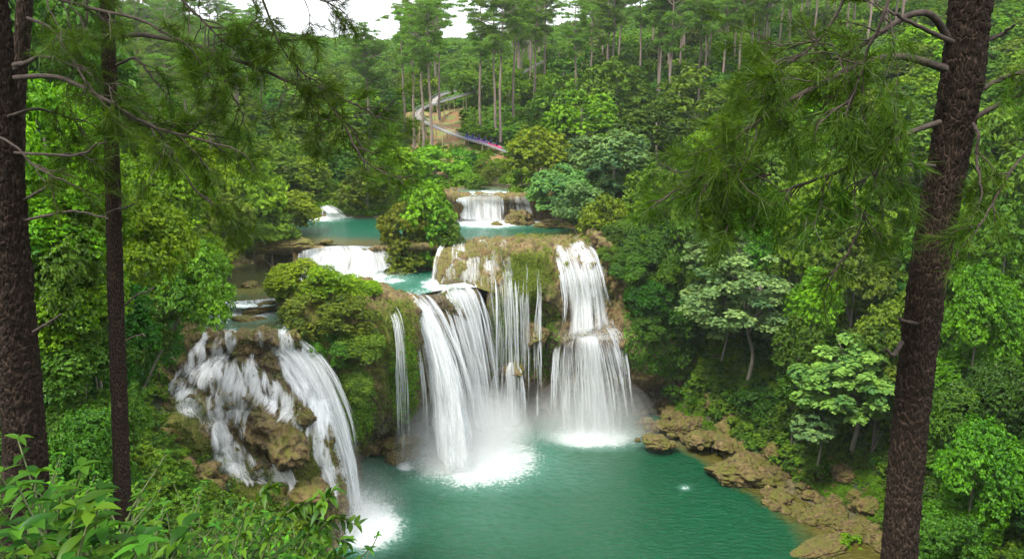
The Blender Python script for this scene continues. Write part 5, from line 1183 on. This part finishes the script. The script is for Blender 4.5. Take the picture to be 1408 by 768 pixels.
B([(1262,445,5.45),(1240,440,5.35),(1236,436,5.3)],.014,0.1,115,tw=.05,bare=True)
B([(1060,240,5.1),(1010,250,5.1),(970,255,5.1),(925,262,5.1)],.008,26,116,tw=.42,start=.0,droop=-.1)
B([(1420,200,5.2),(1390,235,5.1),(1365,280,5.1),(1340,320,5.0)],.008,20,117,tw=.4,start=.1,droop=-.1)
# left edge pine
tL,PL,_=fg_pine([(-46,-420,6.2),(-26,-100,6.4),(-13,40,6.5),(3,220,6.5),(18,400,6.55),(31,560,6.6),(40,700,6.6),(48,900,6.6)],[.11,.125,.135,.142,.15,.158,.17,.19],'thick dark pine at the left edge with deeply cracked bark',2,nu=240,nv=1000,amp=.02,cell=.028)
B=lambda *a,**k: fg_branch(tL,*a,**k)
B([(20,95,6.4),(60,78,6.3),(110,95,6.2),(150,120,6.1)],.018,14,201,tw=.45,start=.4,droop=-.05)
B([(20,107,6.4),(70,105,6.2),(110,118,6.1),(165,150,6.0),(215,175,6.0),(265,190,6.),(310,200,6.)],.020,26,202,tw=.5,start=.35,droop=-.03)
B([(150,140,6.1),(190,170,6.1),(215,178,6.1),(240,215,6.0),(265,255,6.0),(300,290,6.)],.010,20,203,tw=.45,start=.3,droop=-.08,needles=26)
B([(38,25,6.4),(70,40,6.3),(95,75,6.2),(120,115,6.1),(140,140,6.0)],.014,10,204,tw=.35,start=.3,droop=-.1,needles=20)
B([(20,210,6.4),(60,212,6.3),(110,212,6.2),(150,190,6.1)],.012,14,205,tw=.4,start=.3,droop=-.05,needles=28)
B([(33,303,6.5),(70,295,6.4),(100,290,6.3),(148,300,6.2)],.013,5,206,tw=.3,start=.3,bare=True)
B([(33,275,6.5),(55,262,6.4),(75,248,6.3)],.012,3,207,tw=.25,bare=True)
B([(20,90,6.4),(40,85,6.3),(55,75,6.3)],.024,.1,208,tw=.05,bare=True)
B([(46,456,6.5),(66,444,6.4),(84,432,6.3)],.014,.1,209,tw=.05,bare=True)
B([(0,-40,6.2),(60,-10,6.2),(120,10,6.1),(200,30,6.0),(250,60,6.)],.018,28,210,tw=.5,start=.1,droop=-.05)
B([(10,160,6.4),(50,150,6.6),(90,160,6.8),(140,175,6.9)],.012,26,211,tw=.5,start=.2,droop=-.06)
B([(-20,180,6.0),(20,200,5.9),(50,230,5.9),(90,250,5.9)],.010,22,212,tw=.4,start=.2,droop=-.08)
# leaning stem behind the left pine
tS,PS,_=fg_pine([(60,-300,8),(40,-100,8),(32,40,8),(24,130,8),(20,330,8),(16,600,8),(14,900,8)],[.05,.06,.07,.075,.08,.09,.1],'thin dark pine stem directly behind the left edge pine',5,nu=90,nv=300,amp=.012,cell=.03)
# slender pine
tM,PM,_=fg_pine([(140,-420,6.9),(146,-100,7.),(149,60,7.),(155,250,7.),(160,430,7.05),(166,600,7.1),(171,760,7.1),(175,900,7.1)],[.045,.052,.056,.061,.067,.073,.080,.09],'slender straight pine with reddish brown bark left of the falls',3,nu=160,nv=1100,amp=.007,cell=.015)
B=lambda *a,**k: fg_branch(tM,*a,**k)
B([(158,52,6.95),(190,48,6.8),(230,54,6.7),(280,66,6.6),(330,84,6.5),(380,106,6.5),(430,125,6.4),(470,160,6.4),(500,205,6.4)],.021,22,301,tw=.5,start=.3,droop=-.06,side=(1,.5))
B([(400,115,6.5),(440,120,6.5),(480,140,6.5),(520,160,6.5)],.010,34,302,tw=.42,start=.15,droop=-.05)
B([(350,-40,6.6),(365,10,6.6),(385,60,6.5),(410,95,6.5),(450,120,6.4)],.010,22,303,tw=.45,start=.1,droop=-.03,needles=26)
B([(160,90,6.9),(185,80,6.8),(200,95,6.8),(220,120,6.8)],.012,26,304,tw=.45,start=.2,droop=-.15)
B([(155,-120,6.8),(200,-60,6.7),(240,-10,6.6),(280,30,6.5),(310,60,6.5)],.014,26,305,tw=.55,start=.2,droop=-.06)
B([(155,-200,6.8),(240,-120,6.6),(320,-60,6.5),(400,-20,6.5),(460,10,6.4)],.014,22,306,tw=.45,start=.3,droop=.0,needles=24)
B([(160,145,7.),(200,155,6.9),(240,170,6.9),(280,185,6.8),(320,190,6.8)],.010,32,307,tw=.45,start=.1,droop=-.03)
B([(165,290,7.),(178,283,6.9),(188,279,6.8)],.009,.1,308,tw=.05,bare=True)
B([(172,420,7.),(185,408,6.9),(212,396,6.8)],.008,.1,309,tw=.05,bare=True)
B([(173,468,7.),(185,462,6.9),(200,460,6.8)],.007,.1,310,tw=.05,bare=True)
B([(440,125,6.4),(475,175,6.3),(500,220,6.3),(535,240,6.3)],.010,26,312,tw=.4,start=.1,droop=-.03)
B([(300,75,6.5),(310,110,6.5),(325,140,6.5),(335,160,6.5)],.006,22,313,tw=.3,start=.3,droop=-.2,needles=26)
B([(100,-80,6.7),(120,0,6.6),(110,60,6.6),(95,110,6.6)],.010,26,314,tw=.45,start=.1,droop=-.1)
# high crowns of the near pines, above the frame, which shade the trunks below
def high_crown(tree, c, R, n, seed):
    rg=np.random.default_rng(seed); b=MB(); tufts=[]; o=np.array(tree.location)
    for k in range(n):
        d=unit(rg.normal(size=3)); e=c+d*R*rg.uniform(.3,1)*np.array([1,1,.6]); m=np.array([c[0],c[1],e[2]-.6]); b.tube(catmull(np.array([m,(m+e)/2,e]),6),np.linspace(.03,.008,6),4)
        for j in range(5): tufts.append((e+rg.normal(size=3)*.35,unit(d+rg.normal(size=3)*.5+[0,0,.3])))
    for A in b.V: A-=o
    br=link('upper_branches',b.mesh('upper_branches',M['twig']),tree); C=np.array([t[0] for t in tufts])-o; D=np.array([t[1] for t in tufts])
    V=needle_tris(C,D,rg,40,.2,.004); link('needles',new_mesh('needles',V,np.arange(len(V)).reshape(-1,3),attrs={'tint':np.repeat(rg.random(len(V)//3),3)},smooth=False,mat=M['needle_near']),br)
high_crown(tR,PR[0]+[0,.5,1.5],2.6,190,11); high_crown(tL,PL[0]+[0,0,1.5],2.6,190,12); high_crown(tM,PM[0]+[0,0,1.5],2.2,150,13)
# ------------------------------------------------------------------ foreground plants
def blade(L, W, n=7, droop=.35, fold=.25):
    t=np.linspace(0,1,n); w=W*np.sin(np.pi*np.clip(t,0.02,.98)**.8)*.5; z=-droop*L*t**2
    mid=np.c_[t*L,0*t,z]; l=np.c_[t*L,w,z+w*fold*2]; r=np.c_[t*L,-w,z+w*fold*2]
    V=np.stack([l,mid,r],1).reshape(-1,3); F=[]
    for i in range(n-1): F+=[[i*3,i*3+1,i*3+4,i*3+3],[i*3+1,i*3+2,i*3+5,i*3+4]]
    return V,np.array(F)
def place_blade(b, pos, d, L, W, rg, droop=.35, a=.5):
    V,F=blade(L,W,droop=droop,fold=rg.uniform(.1,.35)); x=unit(d); y=unit(np.cross([0,0,1.],x)+rg.normal(size=3)*.12); z=np.cross(x,y); V=V@np.stack([x,y,z]); b.add(V+pos,F,a)
def leafy_plant(base, hgt, seed, L=.2, W=.06, stems=3, spread=.35, label='', whorl=6, group=None, tint=(1,1,1), name='leafy_plant', lean=None):
    rg=np.random.default_rng(seed); t=thing(name,base,label,'plant',group); st=MB(); lf=MB()
    for s in range(stems):
        a=rg.uniform(0,6.28); sp=spread*rg.uniform(.3,1); top=np.array([np.cos(a)*sp,np.sin(a)*sp,hgt*rg.uniform(.7,1.05)])
        if lean is not None: top=top+np.array(lean)*rg.uniform(.5,1)
        P=catmull(np.array([[0,0,-.3],top*[.3,.3,.5],top]),12); st.tube(P,np.linspace(.012,.005,12)*hgt**.3,5,.5)
        k=0
        for i in np.linspace(3,11,whorl+5).astype(int):
            k+=1
            for q in range(2 if i<11 else 4):
                aa=k*2.4+q*3.14/(1 if i<11 else 2)+rg.normal()*.3; d=np.array([np.cos(aa),np.sin(aa),rg.uniform(-.05,.55)]); place_blade(lf,P[i],d,L*.62*rg.uniform(.6,1.15),W*.85*rg.uniform(.8,1.2),rg,rg.uniform(.15,.5),rg.random())
    link('stem',st.mesh('stem',M['stem']),t); f=link('leaves',lf.mesh('leaves',M['leaf_near']),t); f.color=(*tint,1); return t
M['stem']=simple_mat('green_stem',(.05,.07,.02),(.10,.13,.04),12.,.7,.1)
pl=[(30,760,3.0,1.,.24,.07,'large leaved plant in the bottom left corner, nearest the camera'),(95,700,3.4,.9,.22,.065,'large leaved plant in front of the left pine trunk'),(10,690,3.6,.95,.2,.06,'tall leafy plant at the left edge beside the pine'),
(150,765,3.3,.75,.22,.06,'large leaved plant at the base of the slender pine'),(70,790,2.7,.8,.2,.06,'low leafy plant at the bottom edge, left corner'),(60,650,4.4,.9,.2,.06,'leafy plant growing against the left pine trunk'),
(215,730,4.6,.8,.16,.05,'leafy plant just right of the slender pine'),(300,700,5.2,.8,.15,.045,'bushy plant with pointed leaves below the cascade view'),(350,730,5.,.9,.15,.045,'bushy plant at the bottom of the picture under the cascade'),
(265,765,4.3,.7,.16,.05,'leafy plant at the bottom edge right of the slender pine'),(400,745,5.,.8,.14,.042,'leafy plant left of the arching twig at the bottom'),(130,660,5.2,.9,.14,.04,'finer leaved plant between the two left trunks'),
(190,690,5.6,.8,.13,.04,'small leaved plant behind the slender pine foot'),(250,700,6.3,.8,.12,.036,'small leaved plant in the middle of the near undergrowth'),(340,690,6.4,.8,.12,.036,'small leaved plant under the mossy rocks'),(410,700,6.2,.7,.12,.036,'small leaved plant near the foot of the cascade')]
for i,(px,py,Y,h,L,W,lab) in enumerate(pl):
    py=py+(30 if px>170 else 8); top=PY(px,py,Y); base=top-[0,0,h]
    leafy_plant(base,h*1.05,400+i,L,W,stems=8,spread=.4 if Y<4 else .55,label=lab,whorl=7,tint=(.6,.72,.75) if i%3 else (.85,.9,.75))
rg=np.random.default_rng(77)
for i in range(64):
    px=rg.uniform(-20,440); Y=rg.uniform(5.5,14); py=rg.uniform(675,800)+(px<150)*-35
    top=PY(px,py,Y); h=1.3
    if px>330: py=max(py,735)
    top=PY(px,py,Y)
    leafy_plant(top-[0,0,h],h,500+i,rg.uniform(.09,.15),.04,stems=6,spread=.7,label='small leafy plant in the thick near undergrowth',group='small plants of the near undergrowth',tint=(1.1,1.25,.9) if i%2 else (.8,1,.8))
# arching twig with pointed leaves in front of the tall left fall
def arch(pts,label,seed,L=.10):
    rg=np.random.default_rng(seed); P=catmull(np.array([PY(*p) for p in pts]),30); t=thing('leafy_branch',P[0],label,'branch'); st=MB(); lf=MB(); o=P[0]; T=unit(np.gradient(P,axis=0)); st.tube(P-o,np.linspace(.009,.003,30),5)
    for i in range(4,30,1):
        for s in (-1,1):
            if rg.random()<.75: place_blade(lf,P[i]-o,unit(T[i]*.7+np.array([rg.normal()*.4,rg.normal()*.6,s*.7])),L*rg.uniform(.7,1.2),L*.38,rg,.3,rg.random())
    link('stem',st.mesh('stem',M['stem']),t); link('leaves',lf.mesh('leaves',M['leaf_near']),t)
arch([(395,800,5.),(420,740,4.9),(440,700,4.9),(460,672,4.9)],'arching leafy twig rising in front of the tall left fall',1)
arch([(400,800,5.2),(430,740,5.1),(460,712,5.),(492,722,5.)],'leafy twig bending right over the foam of the tall left fall',2)
arch([(380,800,5.4),(405,750,5.3),(440,735,5.2),(478,745,5.2)],'low leafy twig spreading right at the bottom edge',3)
arch([(420,800,5.4),(445,775,5.3),(470,765,5.2),(500,790,5.2)],'lowest leafy twig at the bottom edge left of the pool',4)
arch([(350,800,5.),(370,740,5.),(400,700,5.),(428,690,5.)],'leafy twig crossing the foot of the cascade',5)
arch([(330,780,5.),(340,720,5.),(360,680,5.),(380,668,5.)],'upright leafy twig in front of the mossy cascade rocks',6)
EXPO=2.08
# ------------------------------------------------------------------ air, sky, sun, camera
HAZE=.00013
def haze():
    b=MB(); b.box([0,245,62],[290,305,68]); m,nt,out=mat_new('haze_air'); N=NT(nt); v=N.n('VolumePrincipled'); v.inputs['Density'].default_value=HAZE; v.inputs['Color'].default_value=(.86,.93,.97,1); v.inputs['Anisotropy'].default_value=.2
    N.l(v.outputs[0],out.inputs['Volume']); link('haze',b.mesh('haze',m,smooth=False),kind='stuff')
if HAZE: haze()
w=bpy.data.worlds.new('World'); SC.world=w; w.use_nodes=True; nt=w.node_tree; nt.nodes.clear(); N=NT(nt)
EL,AZ=math.radians(58),math.radians(-40)
sky=N.n('TexSky',sky_type='NISHITA',sun_disc=False,sun_elevation=EL,sun_rotation=AZ+math.pi,altitude=400,air_density=1.2,dust_density=6.,ozone_density=1.)
cl=N.noise(N.map(N.n('TexCoord').outputs['Generated'],(1,1,2.5)),2.2,5,.6)
hs=N.n('HueSaturation'); hs.inputs['Saturation'].default_value=.22; hs.inputs['Value'].default_value=1.; N.l(sky.outputs[0],hs.inputs['Color'])
ov=N.mix(N.math('MULTIPLY_ADD',cl,.5,.3,clamp=True),hs.outputs[0],(8.5,8.8,9.2,1))
bg=N.n('Background'); bg.inputs[1].default_value=.075; N.l(ov,bg.inputs[0]); out=N.n('OutputWorld'); N.l(bg.outputs[0],out.inputs[0])
s=bpy.data.lights.new('sun','SUN'); s.energy=1.5; s.angle=math.radians(11); s.color=(1,.95,.86); so=link('sun',s); 
sd=Vector((math.sin(AZ)*math.cos(EL)*1.,-math.cos(AZ)*math.cos(EL),math.sin(EL)))
so.rotation_euler=sd.to_track_quat('Z','Y').to_euler()
cam=bpy.data.cameras.new('camera'); cam.sensor_width=36; cam.lens=36*FP/1408; cam.clip_end=3000; cam.clip_start=.05; co=link('camera',cam,None,(0,0,CH)); co.rotation_euler=(math.pi/2-TH,0,0); SC.camera=co
SC.view_settings.view_transform='Standard'; SC.view_settings.look='None'; SC.view_settings.gamma=1; SC.view_settings.exposure=EXPO
SC.render.engine='CYCLES'; c=SC.cycles; c.max_bounces=6; c.diffuse_bounces=3; c.glossy_bounces=2; c.transmission_bounces=3; c.transparent_max_bounces=24; c.volume_bounces=2; c.use_denoising=True; c.caustics_reflective=False; c.caustics_refractive=False
c.use_adaptive_sampling=True; c.adaptive_threshold=.02
